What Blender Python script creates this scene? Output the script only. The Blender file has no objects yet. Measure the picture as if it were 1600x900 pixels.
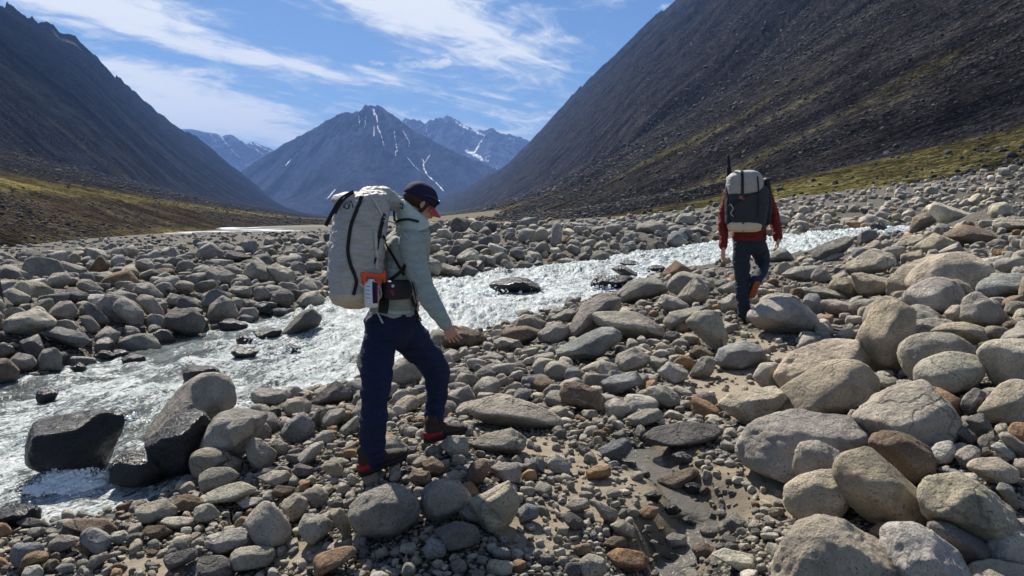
import bpy, bmesh, math, random
import numpy as np
from mathutils import Vector, Matrix, Euler
from mathutils.bvhtree import BVHTree

random.seed(7)
rng = np.random.default_rng(7)
sc = bpy.context.scene
COL = sc.collection

# ------------------------------------------------------------------ camera
FPX = 1164.0                      # focal length in pixels of a 1600 px wide picture
CAMZ = 1.55
HORIZ = 335.0
PITCH = math.atan((450 - HORIZ) / FPX)
cam_data = bpy.data.cameras.new("camera")
cam_data.sensor_width = 36.0
cam_data.lens = 36.0 * FPX / 1600.0
cam_data.clip_start = 0.1
cam_data.clip_end = 60000.0
cam = bpy.data.objects.new("camera", cam_data)
cam.location = (0, 0, CAMZ)
cam.rotation_euler = (math.pi / 2 - PITCH, 0, 0)
COL.objects.link(cam)
sc.camera = cam

# ------------------------------------------------------------------ sky, sun, exposure
SUN_AZ = math.radians(-23)        # measured from +Y (the viewing direction), negative is to the left
SUN_EL = math.radians(46)
sc.view_settings.view_transform = 'Standard'
sc.view_settings.look = 'None'
sc.view_settings.gamma = 1.0
sc.view_settings.use_curve_mapping = False
sc.view_settings.exposure = 0.90

sund = bpy.data.lights.new("sun", 'SUN')
sund.energy = 5.0
sund.angle = math.radians(0.55)
sund.color = (1.0, 0.94, 0.84)
sun = bpy.data.objects.new("sun", sund)
sdir = Vector((math.sin(SUN_AZ) * math.cos(SUN_EL), math.cos(SUN_AZ) * math.cos(SUN_EL), math.sin(SUN_EL)))
sun.rotation_euler = (-sdir).to_track_quat('-Z', 'Y').to_euler()
sun.location = (0, 0, 50)
COL.objects.link(sun)


class NT:
    """tiny node-tree helper"""
    def __init__(self, tree):
        self.t = tree; self.n = tree.nodes; self.l = tree.links
    def node(self, typ, **kw):
        nd = self.n.new(typ)
        for k, v in kw.items():
            if k == 'inp':
                for s, val in v.items():
                    self.set(nd, s, val)
            else:
                setattr(nd, k, v)
        return nd
    def set(self, nd, s, val):
        sock = nd.inputs[s]
        if isinstance(val, bpy.types.NodeSocket):
            self.l.new(val, sock)
        elif isinstance(val, bpy.types.Node):
            self.l.new(val.outputs[0], sock)
        else:
            sock.default_value = val
    def math(self, op, a, b=0.0, c=None, clamp=False):
        nd = self.node('ShaderNodeMath', operation=op, use_clamp=clamp)
        self.set(nd, 0, a); self.set(nd, 1, b)
        if c is not None: self.set(nd, 2, c)
        return nd.outputs[0]
    def vmath(self, op, a, b=None, scale=None):
        nd = self.node('ShaderNodeVectorMath', operation=op)
        self.set(nd, 0, a)
        if b is not None: self.set(nd, 1, b)
        if scale is not None: self.set(nd, 'Scale', scale)
        return nd.outputs[0]
    def noise(self, vec, scale, detail=4.0, rough=0.5, dist=0.0):
        nd = self.node('ShaderNodeTexNoise')
        if vec is not None: self.set(nd, 'Vector', vec)
        self.set(nd, 'Scale', scale); self.set(nd, 'Detail', detail)
        self.set(nd, 'Roughness', rough); self.set(nd, 'Distortion', dist)
        return nd.outputs[0]
    def smooth(self, v, a, b, c=0.0, d=1.0):
        nd = self.node('ShaderNodeMapRange', interpolation_type='SMOOTHSTEP')
        self.set(nd, 0, v); self.set(nd, 1, a); self.set(nd, 2, b); self.set(nd, 3, c); self.set(nd, 4, d)
        return nd.outputs[0]
    def lin(self, v, a, b, c=0.0, d=1.0):
        nd = self.node('ShaderNodeMapRange')
        self.set(nd, 0, v); self.set(nd, 1, a); self.set(nd, 2, b); self.set(nd, 3, c); self.set(nd, 4, d)
        return nd.outputs[0]
    def mix(self, f, a, b, mode='MIX'):
        nd = self.node('ShaderNodeMix', data_type='RGBA', blend_type=mode)
        self.set(nd, 0, f); self.set(nd, 6, a); self.set(nd, 7, b)
        return nd.outputs[2]
    def bump(self, h, strength, dist, normal=None):
        nd = self.node('ShaderNodeBump')
        self.set(nd, 'Strength', strength); self.set(nd, 'Distance', dist); self.set(nd, 'Height', h)
        if normal is not None: self.set(nd, 'Normal', normal)
        return nd.outputs[0]


def rgba(c): return (c[0], c[1], c[2], 1.0)

world = bpy.data.worlds.new("World")
sc.world = world
world.use_nodes = True
W = NT(world.node_tree)
for nd in list(W.n): W.n.remove(nd)
skyn = W.node('ShaderNodeTexSky', sky_type='NISHITA', sun_disc=False)
skyn.sun_elevation = SUN_EL
skyn.sun_rotation = SUN_AZ
skyn.altitude = 600.0
skyn.air_density = 1.0
skyn.dust_density = 0.6
skyn.ozone_density = 1.5
tc = W.node('ShaderNodeTexCoord')
sep = W.node('ShaderNodeSeparateXYZ', inp={0: tc.outputs['Generated']})
X, Y, Z = sep.outputs
Zs = W.math('MAXIMUM', Z, 0.02)
# azimuth/elevation tangents about +Y, used for the large shapes of the cloud sheets
az = W.math('DIVIDE', X, W.math('MAXIMUM', Y, 0.05))
el = W.math('DIVIDE', Z, W.math('MAXIMUM', W.math('SQRT', W.math('ADD', W.math('MULTIPLY', X, X), W.math('MULTIPLY', Y, Y))), 0.05))
# cirrus sheet: direction projected on a high plane, stretched along the wind
ZP = W.math('ADD', Zs, 0.10)
pxn = W.math('DIVIDE', X, ZP); pyn = W.math('DIVIDE', Y, ZP)
A = math.radians(34)
al = W.math('ADD', W.math('MULTIPLY', pxn, math.sin(A)), W.math('MULTIPLY', pyn, math.cos(A)))
ac = W.math('SUBTRACT', W.math('MULTIPLY', pxn, math.cos(A)), W.math('MULTIPLY', pyn, math.sin(A)))
cv = W.node('ShaderNodeCombineXYZ', inp={0: W.math('MULTIPLY', al, 0.34), 1: ac, 2: 0.3})
n1 = W.noise(cv, 2.1, 9.0, 0.62, 0.7)
n2 = W.noise(cv, 0.8, 3.0, 0.5, 0.3)
cv2 = W.node('ShaderNodeCombineXYZ', inp={0: W.math('MULTIPLY', al, 0.8), 1: ac, 2: 1.3})
n3 = W.noise(cv2, 5.5, 9.0, 0.66, 0.9)


def blob(a0, e0, wa, we, tilt=0.0):
    """soft ellipse in (azimuth, elevation) tangents"""
    da = W.math('SUBTRACT', az, a0); de = W.math('SUBTRACT', el, e0)
    ct, st = math.cos(tilt), math.sin(tilt)
    u = W.math('DIVIDE', W.math('ADD', W.math('MULTIPLY', da, ct), W.math('MULTIPLY', de, st)), wa)
    v = W.math('DIVIDE', W.math('SUBTRACT', W.math('MULTIPLY', de, ct), W.math('MULTIPLY', da, st)), we)
    r2 = W.math('ADD', W.math('MULTIPLY', u, u), W.math('MULTIPLY', v, v))
    return W.math('POWER', 2.718, W.math('MULTIPLY', r2, -1.0))


def pa(px): return (px - 800) / FPX
def pe(py): return (HORIZ - py) / FPX


bias = None
for (bx, by, bw, bh, tl, amp) in [
        (560, 5, 330, 45, -0.25, 0.24), (720, 70, 230, 60, -0.3, 0.17), (780, 190, 190, 26, -0.1, 0.12), (150, 45, 260, 42, -0.2, 0.22), (370, 195, 190, 38, -0.12, 0.36),
        (490, 117, 75, 10, -0.22, 0.22), (480, 75, 90, 26, -0.2, -0.18), (1010, 50, 110, 75, 0.4, -0.22), (980, 10, 90, 16, 0.0, 0.28),
        (600, 155, 140, 20, -0.15, -0.16), (230, 150, 160, 14, -0.2, 0.14), (900, 170, 60, 60, 0, -0.05), (860, 20, 60, 30, 0, -0.04)]:
    b = blob(pa(bx), pe(by), bw / FPX, bh / FPX, tl)
    b = W.math('MULTIPLY', b, amp * 1.3)
    bias = b if bias is None else W.math('ADD', bias, b)
dens = W.math('ADD', W.math('ADD', W.math('MULTIPLY', W.math('SUBTRACT', n1, 0.5), 1.7), W.math('MULTIPLY', W.math('SUBTRACT', n2, 0.5), 0.4)), W.math('ADD', W.math('MULTIPLY', bias, 1.05), W.math('ADD', W.math('MULTIPLY', W.math('SUBTRACT', n3, 0.5), 0.95), 0.70)))
cir = W.smooth(dens, 0.62, 1.15, 0.0, 0.95)
# little cumulus puffs
puff = None
nv = W.noise(W.vmath('MULTIPLY', tc.outputs['Generated'], (1.0, 1.0, 2.2)), 46.0, 8.0, 0.68, 0.6)
for (bx, by, bw, bh) in [(305, 90, 22, 9), (324, 134, 20, 6), (682, 106, 42, 14), (668, 110, 60, 9), (597, 109, 14, 6), (818, 209, 22, 11), (838, 181, 16, 5), (862, 179, 12, 4), (1046, 33, 10, 10), (1030, 30, 12, 7)]:
    b = blob(pa(bx), pe(by), bw / FPX, bh / FPX, 0.0)
    puff = b if puff is None else W.math('MAXIMUM', puff, b)
pf = W.smooth(W.math('ADD', puff, W.math('MULTIPLY', W.math('SUBTRACT', nv, 0.5), 3.4)), 0.35, 1.15, 0.0, 0.92)
cmask = W.math('MAXIMUM', cir, pf)
cloudcol = W.mix(W.smooth(dens, 0.6, 1.05), (6.8, 7.8, 9.2, 1), (10.8, 11.1, 11.4, 1))
skyblue = W.mix(1.0, skyn.outputs[0], (0.52, 0.73, 0.96, 1), 'MULTIPLY')
allc = W.mix(cmask, skyblue, cloudcol)
bg = W.node('ShaderNodeBackground', inp={0: allc, 1: 0.050})
wo = W.node('ShaderNodeOutputWorld', inp={0: bg.outputs[0]})

# ------------------------------------------------------------------ generic helpers
def tag(o, label=None, cat=None, group=None, kind=None):
    if label: o['label'] = label
    if cat: o['category'] = cat
    if group: o['group'] = group
    if kind: o['kind'] = kind
    return o


def empty(name, loc=(0, 0, 0)):
    o = bpy.data.objects.new(name, None)
    o.location = loc; o.empty_display_size = 0.1
    COL.objects.link(o)
    return o


def np_mesh(name, verts, faces, smooth=True):
    """faces: (n,3) or (n,4) int array"""
    verts = np.asarray(verts, dtype=np.float32); faces = np.asarray(faces, dtype=np.int32)
    me = bpy.data.meshes.new(name)
    k = faces.shape[1]
    me.vertices.add(len(verts)); me.vertices.foreach_set('co', verts.ravel())
    me.loops.add(faces.size); me.loops.foreach_set('vertex_index', faces.ravel())
    me.polygons.add(len(faces)); me.polygons.foreach_set('loop_start', np.arange(0, faces.size, k, dtype=np.int32))
    me.update(calc_edges=True)
    me.polygons.foreach_set('use_smooth', np.full(len(faces), smooth, dtype=bool))
    return me


def link(name, me, mat=None, parent=None):
    o = bpy.data.objects.new(name, me)
    if mat is not None and len(me.materials) == 0: me.materials.append(mat)
    COL.objects.link(o)
    if parent is not None:
        o.parent = parent
        if parent.type == 'EMPTY': o.matrix_parent_inverse = Matrix.Translation(-Vector(parent.location))
    return o


def hash3(ix, iy, iz, seed):
    h = (ix.astype(np.int64) * 374761393 + iy.astype(np.int64) * 668265263 + iz.astype(np.int64) * 2147483647 + seed * 1274126177) & 0xFFFFFFFF
    h = ((h ^ (h >> 13)) * 1274126177) & 0xFFFFFFFF
    h = ((h ^ (h >> 15)) * 2246822519) & 0xFFFFFFFF
    return (h ^ (h >> 16)) & 0xFFFFFFFF


def gnoise(p, seed=0):
    """gradient noise, p (n,3) -> about -1..1"""
    p = np.asarray(p, dtype=np.float64)
    i = np.floor(p).astype(np.int64); f = p - i
    u = f * f * f * (f * (f * 6 - 15) + 10)
    out = 0
    for dx in (0, 1):
        wx = u[:, 0] if dx else 1 - u[:, 0]
        for dy in (0, 1):
            wy = u[:, 1] if dy else 1 - u[:, 1]
            for dz in (0, 1):
                wz = u[:, 2] if dz else 1 - u[:, 2]
                h = hash3(i[:, 0] + dx, i[:, 1] + dy, i[:, 2] + dz, seed)
                gx = (h & 1023) / 511.5 - 1; gy = ((h >> 10) & 1023) / 511.5 - 1; gz = ((h >> 20) & 1023) / 511.5 - 1
                out = out + wx * wy * wz * (gx * (f[:, 0] - dx) + gy * (f[:, 1] - dy) + gz * (f[:, 2] - dz))
    return out * 1.3


def fbm(p, oct=4, seed=0, gain=0.5, lac=2.03, ridged=False):
    a = 1.0; s = 0; tot = 0; p = np.asarray(p, dtype=np.float64)
    for k in range(oct):
        n = gnoise(p, seed + k * 17)
        if ridged: n = 1 - 2 * np.abs(n) * 1.4
        s = s + a * n; tot += a; a *= gain; p = p * lac + 3.7
    return s / tot


def v3(x, y, z=0.0):
    x = np.asarray(x, dtype=np.float64)
    return np.stack([x, np.broadcast_to(y, x.shape), np.broadcast_to(z, x.shape)], axis=1)


cp, sp = math.cos(PITCH), math.sin(PITCH)
def Q(px, py, d):
    """the point at depth d (metres along +Y) seen at that pixel of the 1600x900 picture"""
    cx = (px - 800) / FPX; cy = (450 - py) / FPX
    fy = cp + cy * sp; fz = -sp + cy * cp
    return cx / fy * d, d + 0 * (px + py), CAMZ + fz / fy * d
def QV(px, py, d):
    x, y, z = Q(px, py, d); return Vector((x, y, z))
def sstep(x, a, b):
    t = np.clip((x - a) / (b - a), 0, 1); return t * t * (3 - 2 * t)
# ------------------------------------------------------------------ the lie of the land
# river: near and far water's edge for each column, with the water level there
RV_PX = np.array([-500, -250, 0, 100, 200, 260, 310, 380, 440, 550, 600, 700, 780, 860, 950, 1050, 1130, 1200, 1270, 1330, 1400, 1450, 1600, 1900], float)
NE_PY = np.array([830, 820, 812, 815, 792, 765, 725, 655, 625, 600, 575, 540, 512, 488, 462, 425, 411, 402, 394, 382, 369, 361, 350, 340], float)
NE_Z = np.array([-.6, -.5, -.42, -.40, -.37, -.34, -.31, -.26, -.22, -.18, -.16, -.1, -.05, .0, .08, .2, .3, .42, .55, .65, .75, .82, 1.1, 1.3], float)
FA_PY = np.array([660, 625, 598, 575, 550, 538, 528, 508, 494, 462, 450, 441, 427, 418, 407, 391, 378, 373, 368, 362, 356, 358, 347.5, 338], float)
FA_Z = np.array([-.45, -.36, -.28, -.25, -.22, -.2, -.17, -.12, -.1, -.02, .0, .05, .1, .16, .25, .37, .5, .6, .7, .8, .9, .86, 1.12, 1.35], float)
def yd(px, py, z):
    cy = (450 - py) / FPX; return (z - CAMZ) / ((-sp + cy * cp) / (cp + cy * sp))
NE_D = yd(RV_PX, NE_PY, NE_Z); FA_D = yd(RV_PX, FA_PY, FA_Z)
def river(x, y):
    """-> (t across from the near edge 0 to the far edge 1, water level, distance inside in m)"""
    px = 800 + FPX * x / y
    dn = np.interp(px, RV_PX, NE_D); df = np.interp(px, RV_PX, FA_D)
    zn = np.interp(px, RV_PX, NE_Z); zf = np.interp(px, RV_PX, FA_Z)
    t = (y - dn) / (df - dn)
    ins = np.minimum(y - dn, df - y) * 0.75
    return t, zn + (zf - zn) * np.clip(t, -0.3, 1.3), ins

BP = [  # (px, py, depth): points on the dry ground
 (800,900,3.4),(400,900,3.7),(0,905,4.05),(-300,905,4.2),(1200,900,3.35),(1600,905,3.2),(1900,900,3.2),(590,744,4.42),(690,694,4.75),(800,700,4.9),(300,850,4.15),(450,760,4.6),(450,690,5.4),
 (1050,720,4.62),(1050,850,3.72),(1200,700,4.7),(1160,505,8.6),(1000,560,7.4),(900,600,6.6),(1150,590,6.6),(700,620,6.3),(1000,500,9.2),(1100,455,11.2),(1200,440,11.6),(1300,430,12.2),
 (1300,520,7.9),(1400,600,5.5),(1280,650,5.2),(1400,720,4.2),(1550,600,4.9),(1550,700,4.0),(1550,800,3.5),(1500,500,6.8),(1590,450,7.6),(1500,420,10.3),(1590,400,10.2),(1500,380,15.5),(1590,345,17),(1800,400,9),(1800,330,20),
 (1590,300,35),(1590,275,55),(1400,337,37),(1400,318,45),(1400,298,60),(1200,350,37),(1200,326,55),(1000,368,25),(1000,345,45),(900,388,23),(850,353,40),(750,390,22),(700,354,38),(700,402,19),
 (500,402,20),(500,372,32),(350,442,14.5),(350,402,20),(350,377,30),(150,462,11.5),(150,422,16),(200,394,22),(60,502,9.3),(50,442,13),(20,402,18),(-200,520,9),(-200,420,16),
 (100,384,45),(300,370,60),(450,366,60),(600,360,70),
 (1900,215,75),(1600,262,70),(1400,290,75),(1200,312,80),(1000,336,85),(900,342,100),(800,347,150),(700,350,250),(640,352,350),
 (-300,405,50),(0,388,60),(150,372,90),(300,362,150),(440,353,300),(560,347,600),(500,351,300),(560,356,120),(600,352,200),
 (600,343,1200),(450,342,2200),(700,342,1000),(1000,315,300),(1300,250,300),(300,345,1000),(-200,360,400),(600,339,3400),(1500,200,600)]
_p = []
for (a_, b_, d_) in BP:
    x_, y_, z_ = Q(a_, b_, d_); _p.append((x_ / y_ * 1.4, math.log(y_), z_))
for k in range(2, len(RV_PX)):
    _p.append(((RV_PX[k] - 800) / FPX * 1.4, math.log(NE_D[k] - 0.10), NE_Z[k] + 0.03))
    _p.append(((RV_PX[k] - 800) / FPX * 1.4, math.log(FA_D[k] + 0.15), FA_Z[k] + 0.05))
_p = np.array(_p)
# thin-plate spline in (x/y, ln y); heights divided by sqrt(depth) so that far points do not swing the near ones
_sc = lambda w: np.exp(0.6 * np.maximum(w - 3.2, 0)) 
def _phi(r2): return 0.5 * r2 * np.log(r2 + 1e-9)
_n = len(_p)
_K = _phi((_p[:, None, 0] - _p[None, :, 0]) ** 2 + (_p[:, None, 1] - _p[None, :, 1]) ** 2) + np.eye(_n) * 0.003
_Pm = np.c_[np.ones(_n), _p[:, :2]]
_M = np.zeros((_n + 3, _n + 3)); _M[:_n, :_n] = _K; _M[:_n, _n:] = _Pm; _M[_n:, :_n] = _Pm.T
_co = np.linalg.solve(_M, np.r_[_p[:, 2] / _sc(_p[:, 1]), 0, 0, 0])
def base_h(x, y):
    x = np.atleast_1d(np.asarray(x, float)); y = np.atleast_1d(np.asarray(y, float))
    yy = np.clip(y, 2.4, None); w = np.log(yy); u = np.clip(x / yy, -1.1, 1.1) * 1.4
    out = _co[_n] + _co[_n + 1] * u + _co[_n + 2] * w
    for k in range(_n):
        out = out + _co[k] * _phi((u - _p[k, 0]) ** 2 + (w - _p[k, 1]) ** 2)
    return out * _sc(w)

# the trickle through the sand, as a line of (px, py) on the ground
TR = [(1000, 690, .14, 0), (1020, 712, .17, 0), (1062, 745, .12, 0), (1105, 775, .2, 0), (1092, 808, .17, 0), (1045, 835, .17, 0), (1035, 870, .2, 0), (1060, 905, .2, 0), (1080, 960, .2, 0)]
def ground_at_px(px, py, lift=0.0, water=False):
    """first point of the ground (or water) seen at that pixel"""
    w = np.linspace(math.log(2.4), math.log(400), 900); d = np.exp(w)
    x, y, z = Q(px, py, d)
    g = height(x, y, water) if callable(height) else 0
    below = np.where(z <= g + lift)[0]
    if len(below) == 0: return None
    k = max(below[0], 1)
    a = (z - g - lift)[k - 1]; b = (z - g - lift)[k]
    t = a / (a - b) if a != b else 0
    dd = d[k - 1] + (d[k] - d[k - 1]) * t
    return dd
TRW = None
def height(x, y, water=False):
    x = np.atleast_1d(np.asarray(x, float)); y = np.atleast_1d(np.asarray(y, float))
    g = base_h(x, y)
    yy = np.clip(y, 2.4, None)
    t, wz, ins = river(x, yy)
    m = yy < 60
    bed = wz - 0.40 * sstep(ins, 0.0, 0.9)
    k = sstep(ins, -0.25, 0.10)
    bank = np.maximum(g, wz + 0.04 + 0.1 * np.clip(-ins, 0, 0.5))
    near = (ins > -1.2)
    g = np.where(m & near, bank * (1 - k) + bed * k, g)
    if TRW is not None:
        for (cx, cy, cz, r) in TRW:
            q = np.exp(-((x - cx) ** 2 + (y - cy) ** 2) / (r * r * 1.2))
            g = g - 0.05 * q * (y < 8)
    if water: g = np.where(m & (ins > 0), np.maximum(g, wz), g)
    return g
_t = []
for (a_, b_, r_, _) in TR:
    d_ = ground_at_px(a_, b_); x_, y_, z_ = Q(a_, b_, d_); _t.append((x_, y_, z_, r_))
TRP = []
for k in range(len(_t) - 1):
    for s in np.linspace(0, 1, 5, endpoint=False):
        TRP.append(tuple(np.array(_t[k]) * (1 - s) + np.array(_t[k + 1]) * s))
TRP.append(_t[-1])
TRW = [q for q in TRP[::2]]

# sandy places (few stones), as ellipses in the picture's pixels at the ground
SAND = [(960, 775, 120, 42), (1190, 765, 130, 50), (845, 835, 70, 40), (1180, 590, 70, 75), (470, 870, 50, 26), (235, 885, 60, 22), (1110, 600, 50, 28), (1050, 800, 90, 120), (850, 700, 60, 18), (890, 720, 90, 22)]
def sandiness(px, py):
    s = 0
    for (a_, b_, c_, d_) in SAND:
        s = np.maximum(s, np.exp(-(((px - a_) / c_) ** 2 + ((py - b_) / d_) ** 2) ** 2))
    return s
def to_px(x, y, z):
    dz = z - CAMZ
    zc = y * cp - dz * sp; yc = y * sp + dz * cp
    return 800 + FPX * x / zc, 450 - FPX * yc / zc

def grid_faces(nr, nc):
    i = np.arange(nr - 1)[:, None] * nc + np.arange(nc - 1)[None, :]
    i = i.ravel()
    return np.stack([i, i + 1, i + nc + 1, i + nc], axis=1)

# ---- materials for land
def land_mat(name, near=False):
    m = bpy.data.materials.new(name); m.use_nodes = True
    N = NT(m.node_tree); b = N.n['Principled BSDF']
    g = N.node('ShaderNodeNewGeometry'); pos = g.outputs['Position']
    at = N.node('ShaderNodeAttribute', attribute_name='col')
    if near:
        v = N.node('ShaderNodeTexVoronoi', feature='F1', inp={'Vector': pos, 'Scale': 34.0})
        v2 = N.node('ShaderNodeTexVoronoi', feature='F1', inp={'Vector': pos, 'Scale': 95.0})
        nz = N.noise(pos, 3.0, 8, 0.6)
        grav = N.smooth(N.math('ADD', at.outputs['Alpha'], N.math('MULTIPLY', N.math('SUBTRACT', nz, 0.5), 0.9)), 0.35, 0.6)
        hs = N.node('ShaderNodeSeparateColor', inp={0: v.outputs['Color']})
        peb = N.mix(hs.outputs[0], (0.09, 0.085, 0.08, 1), (0.30, 0.27, 0.23, 1))
        peb = N.mix(N.smooth(v.outputs['Distance'], 0.35, 0.6), peb, (0.03, 0.027, 0.022, 1))
        base = N.mix(1.0, at.outputs['Color'], N.mix(nz, (0.7, 0.7, 0.7, 1), (1.3, 1.3, 1.3, 1)), 'MULTIPLY')
        c = N.mix(grav, base, peb)
        N.set(b, 'Base Color', c)
        h1 = N.math('MULTIPLY', N.math('SUBTRACT', 1.0, v.outputs['Distance']), grav)
        nb = N.bump(h1, 0.9, 0.02)
        nb = N.bump(N.math('SUBTRACT', 1.0, v2.outputs['Distance']), 0.35, 0.006, nb)
        nb = N.bump(N.noise(pos, 9.0, 10, 0.65), 0.6, 0.05, nb)
        N.set(b, 'Normal', nb)
        N.set(b, 'Roughness', 0.92)
    else:
        n1 = N.noise(pos, 0.35, 10, 0.78)
        vb = N.node('ShaderNodeTexVoronoi', feature='F1', inp={'Vector': pos, 'Scale': 0.55, 'Randomness': 1.0})
        n2 = N.noise(pos, 0.045, 8, 0.72)
        n3 = N.noise(pos, 1.7, 4, 0.7)
        c = N.mix(1.0, at.outputs['Color'], N.mix(N.smooth(n1, 0.3, 0.72), (0.30, 0.30, 0.32, 1), (2.3, 2.2, 2.05, 1)), 'MULTIPLY')
        c = N.mix(1.0, c, N.mix(N.smooth(n2, .34, .66), (0.5, 0.5, 0.54, 1), (1.7, 1.66, 1.6, 1)), 'MULTIPLY')
        c = N.mix(1.0, c, N.mix(N.smooth(n3, .38, .66), (0.5, 0.5, 0.5, 1), (1.8, 1.8, 1.8, 1)), 'MULTIPLY')
        N.set(b, 'Base Color', c)
        nb = N.bump(n2, 1.0, 16.0)
        nb = N.bump(n1, 1.0, 2.2, nb)
        nb = N.bump(N.math('SUBTRACT', 1.0, vb.outputs['Distance']), 1.0, 0.9, nb)
        N.set(b, 'Normal', nb)
        N.set(b, 'Roughness', 0.95)
    N.set(b, 'Specular IOR Level', 0.15 if near else 0.0)
    return m
M_ground = land_mat('gravel_and_sand', True)
M_far = land_mat('scree_and_turf')

def set_col(me, c):
    a = me.color_attributes.new('col', 'FLOAT_COLOR', 'POINT')
    a.data.foreach_set('color', np.asarray(c, dtype=np.float32).ravel())

# ---- ground sheet
def ys():
    a = np.exp(np.linspace(math.log(1.6), math.log(12), 330, endpoint=False))
    b = np.exp(np.linspace(math.log(12), math.log(90), 200, endpoint=False))
    c = np.exp(np.linspace(math.log(90), math.log(3600), 90))
    return np.r_[a, b, c]
YS = ys()
US = np.r_[np.linspace(-1.9, -0.8, 40, endpoint=False), np.linspace(-0.8, 0.8, 560), np.linspace(0.81, 1.9, 40)]
UU, YY = np.meshgrid(US, YS)
gx = (UU * YY).ravel(); gy = YY.ravel()
gz = height(gx, gy)
n_ = fbm(v3(gx * 1.3, gy * 1.3), 5, 3)
n2_ = fbm(v3(gx * 9, gy * 9), 3, 9)
gpx, gpy = to_px(gx, gy, gz)
sn = sandiness(gpx, gpy)
gz = gz + np.clip(gy / 10, .4, 2.2) * 0.05 * n_ * (1 - 0.7 * sn) * (gy < 90) + 0.008 * n2_ * (gy < 12)
# colours: sand near, grey gravel flat, turf further off and on the far side of the boulder field
sand = np.array([0.24, 0.20, 0.148]); dirt = np.array([0.105, 0.09, 0.072]); flat = np.array([0.125, 0.125, 0.12]); turf = np.array([0.068, 0.064, 0.026])
f1 = sstep(sn, 0.1, 0.5)[:, None]
c = dirt * (1 - f1) + sand * f1
t_, wz_, ins_ = river(gx, np.clip(gy, 2.4, None))
wetk = (sstep(ins_, -0.25, 0.0) * (gy < 60))[:, None]
c = c * (1 - 0.6 * wetk)
trd = np.min([np.hypot(gx - q[0], gy - q[1]) / q[3] for q in TRP], axis=0)
c = c * (1 - 0.45 * (1 - sstep(trd, 0.9, 1.9)))[:, None]
ff = (sstep(gy, 38, 60) * (1 - sstep(gpx, 520, 700)))[:, None]
c = c * (1 - ff) + flat * ff
tn = fbm(v3(gx * 0.02, gy * 0.02), 4, 31) * 0.5 + 0.5
gt = np.clip(sstep(gpx, 560, 680) * sstep(gy, 60, 95) + sstep(gy, 500, 900), 0, 1)[:, None]
brn = np.array([0.10, 0.083, 0.045])
c = c * (1 - gt) + (turf * tn[:, None] + brn * (1 - tn[:, None])) * gt
gravel = np.clip(1 - sn * 1.2, 0, 1) * (gy < 200)
gravel = np.where(gt[:, 0] > 0.5, 0, gravel)
me = np_mesh('ground', np.c_[gx, gy, gz], grid_faces(len(YS), len(US)))
set_col(me, np.c_[c, gravel])
ground = tag(link('ground', me, M_ground), kind='structure')
# land behind the camera, the same gravel
bx, by = np.meshgrid(np.linspace(-60, 60, 61), np.linspace(-60, 1.75, 40))
bz = height(bx.ravel(), by.ravel()) * 1.0 + 0.05 * fbm(v3(bx.ravel(), by.ravel()), 3, 4)
bz = np.where(by.ravel() > 1.0, bz - 0.03, bz)
bz = np.clip(bz, -0.6, 1.2)
me = np_mesh('ground_behind', np.c_[bx.ravel(), by.ravel(), bz], grid_faces(40, 61))
set_col(me, np.tile([*dirt, 1.0], (bx.size, 1)))
tag(link('ground_behind', me, M_ground), kind='structure')

# ------------------------------------------------------------------ mountains
def sheet(name, pxs, curves, rows, noise_amp, streak, colour, soft=14.0, jag=0.0):
    """curves: list of (px[], py[], px[], depth[]) from the foot to the crest, then one behind it"""
    pxs = np.asarray(pxs, float); P = []
    for (a, b, c_, d) in curves:
        py = np.interp(pxs, a, b); dd = np.exp(np.interp(pxs, c_, np.log(d)))
        # the flank follows the smoothed line; the teeth of the crest are added near the top only
        wk = np.exp(-((pxs[:, None] - pxs[None, :]) / soft) ** 2) * np.gradient(pxs)[None, :]; ps_ = (wk * py[None, :]).sum(1) / wk.sum(1)
        teeth = (ps_ - py) / FPX * dd
        P.append(np.stack(Q(pxs, ps_, dd), axis=1))
    # behind the crest
    top = P[-1].copy(); back = top.copy(); k = 1.25
    back[:, 0] *= k; back[:, 1] *= k; back[:, 2] = np.minimum(top[:, 2] * 0.3, top[:, 2] - 50)
    P.append(back)
    R = []; V = []
    for s in range(len(P) - 1):
        nr = rows[s]
        for t in np.linspace(0, 1, nr, endpoint=(s == len(P) - 2)):
            R.append(P[s] * (1 - t) + P[s + 1] * t); V.append(s + t)
    R = np.array(R); V = np.array(V)
    nr, nc = len(R), len(pxs)
    X = R.reshape(-1, 3); VV = np.repeat(V, nc)
    amp, env = noise_amp(X, VV)
    pxx = np.tile(pxs, nr)
    X[:, 2] += streak(X, VV, pxx) * amp * env
    X[:, 2] += np.tile(teeth, nr) * np.exp(-((VV - (len(P) - 2)) / 0.09) ** 2)
    if jag:
        cr = len(P) - 2
        e = np.exp(-((VV - cr) / 0.03) ** 2)
        jn = fbm(v3(np.tile(pxs, nr) * 0.11, 0, 5), 4, 77, gain=0.65) + 1.6 * fbm(v3(np.tile(pxs, nr) * 0.028, 0, 9), 3, 78) 
        X[:, 2] += e * jn * jag * X[:, 1] / FPX
    col = colour(X, VV, np.tile(pxs, nr))
    SHEET[name] = (X.reshape(nr, nc, 3), V, pxs, col)
    me = np_mesh(name, X, grid_faces(nr, nc))
    set_col(me, col)
    o = tag(link(name, me, M_far), kind='structure')
    return o

SHEET = {}
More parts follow.
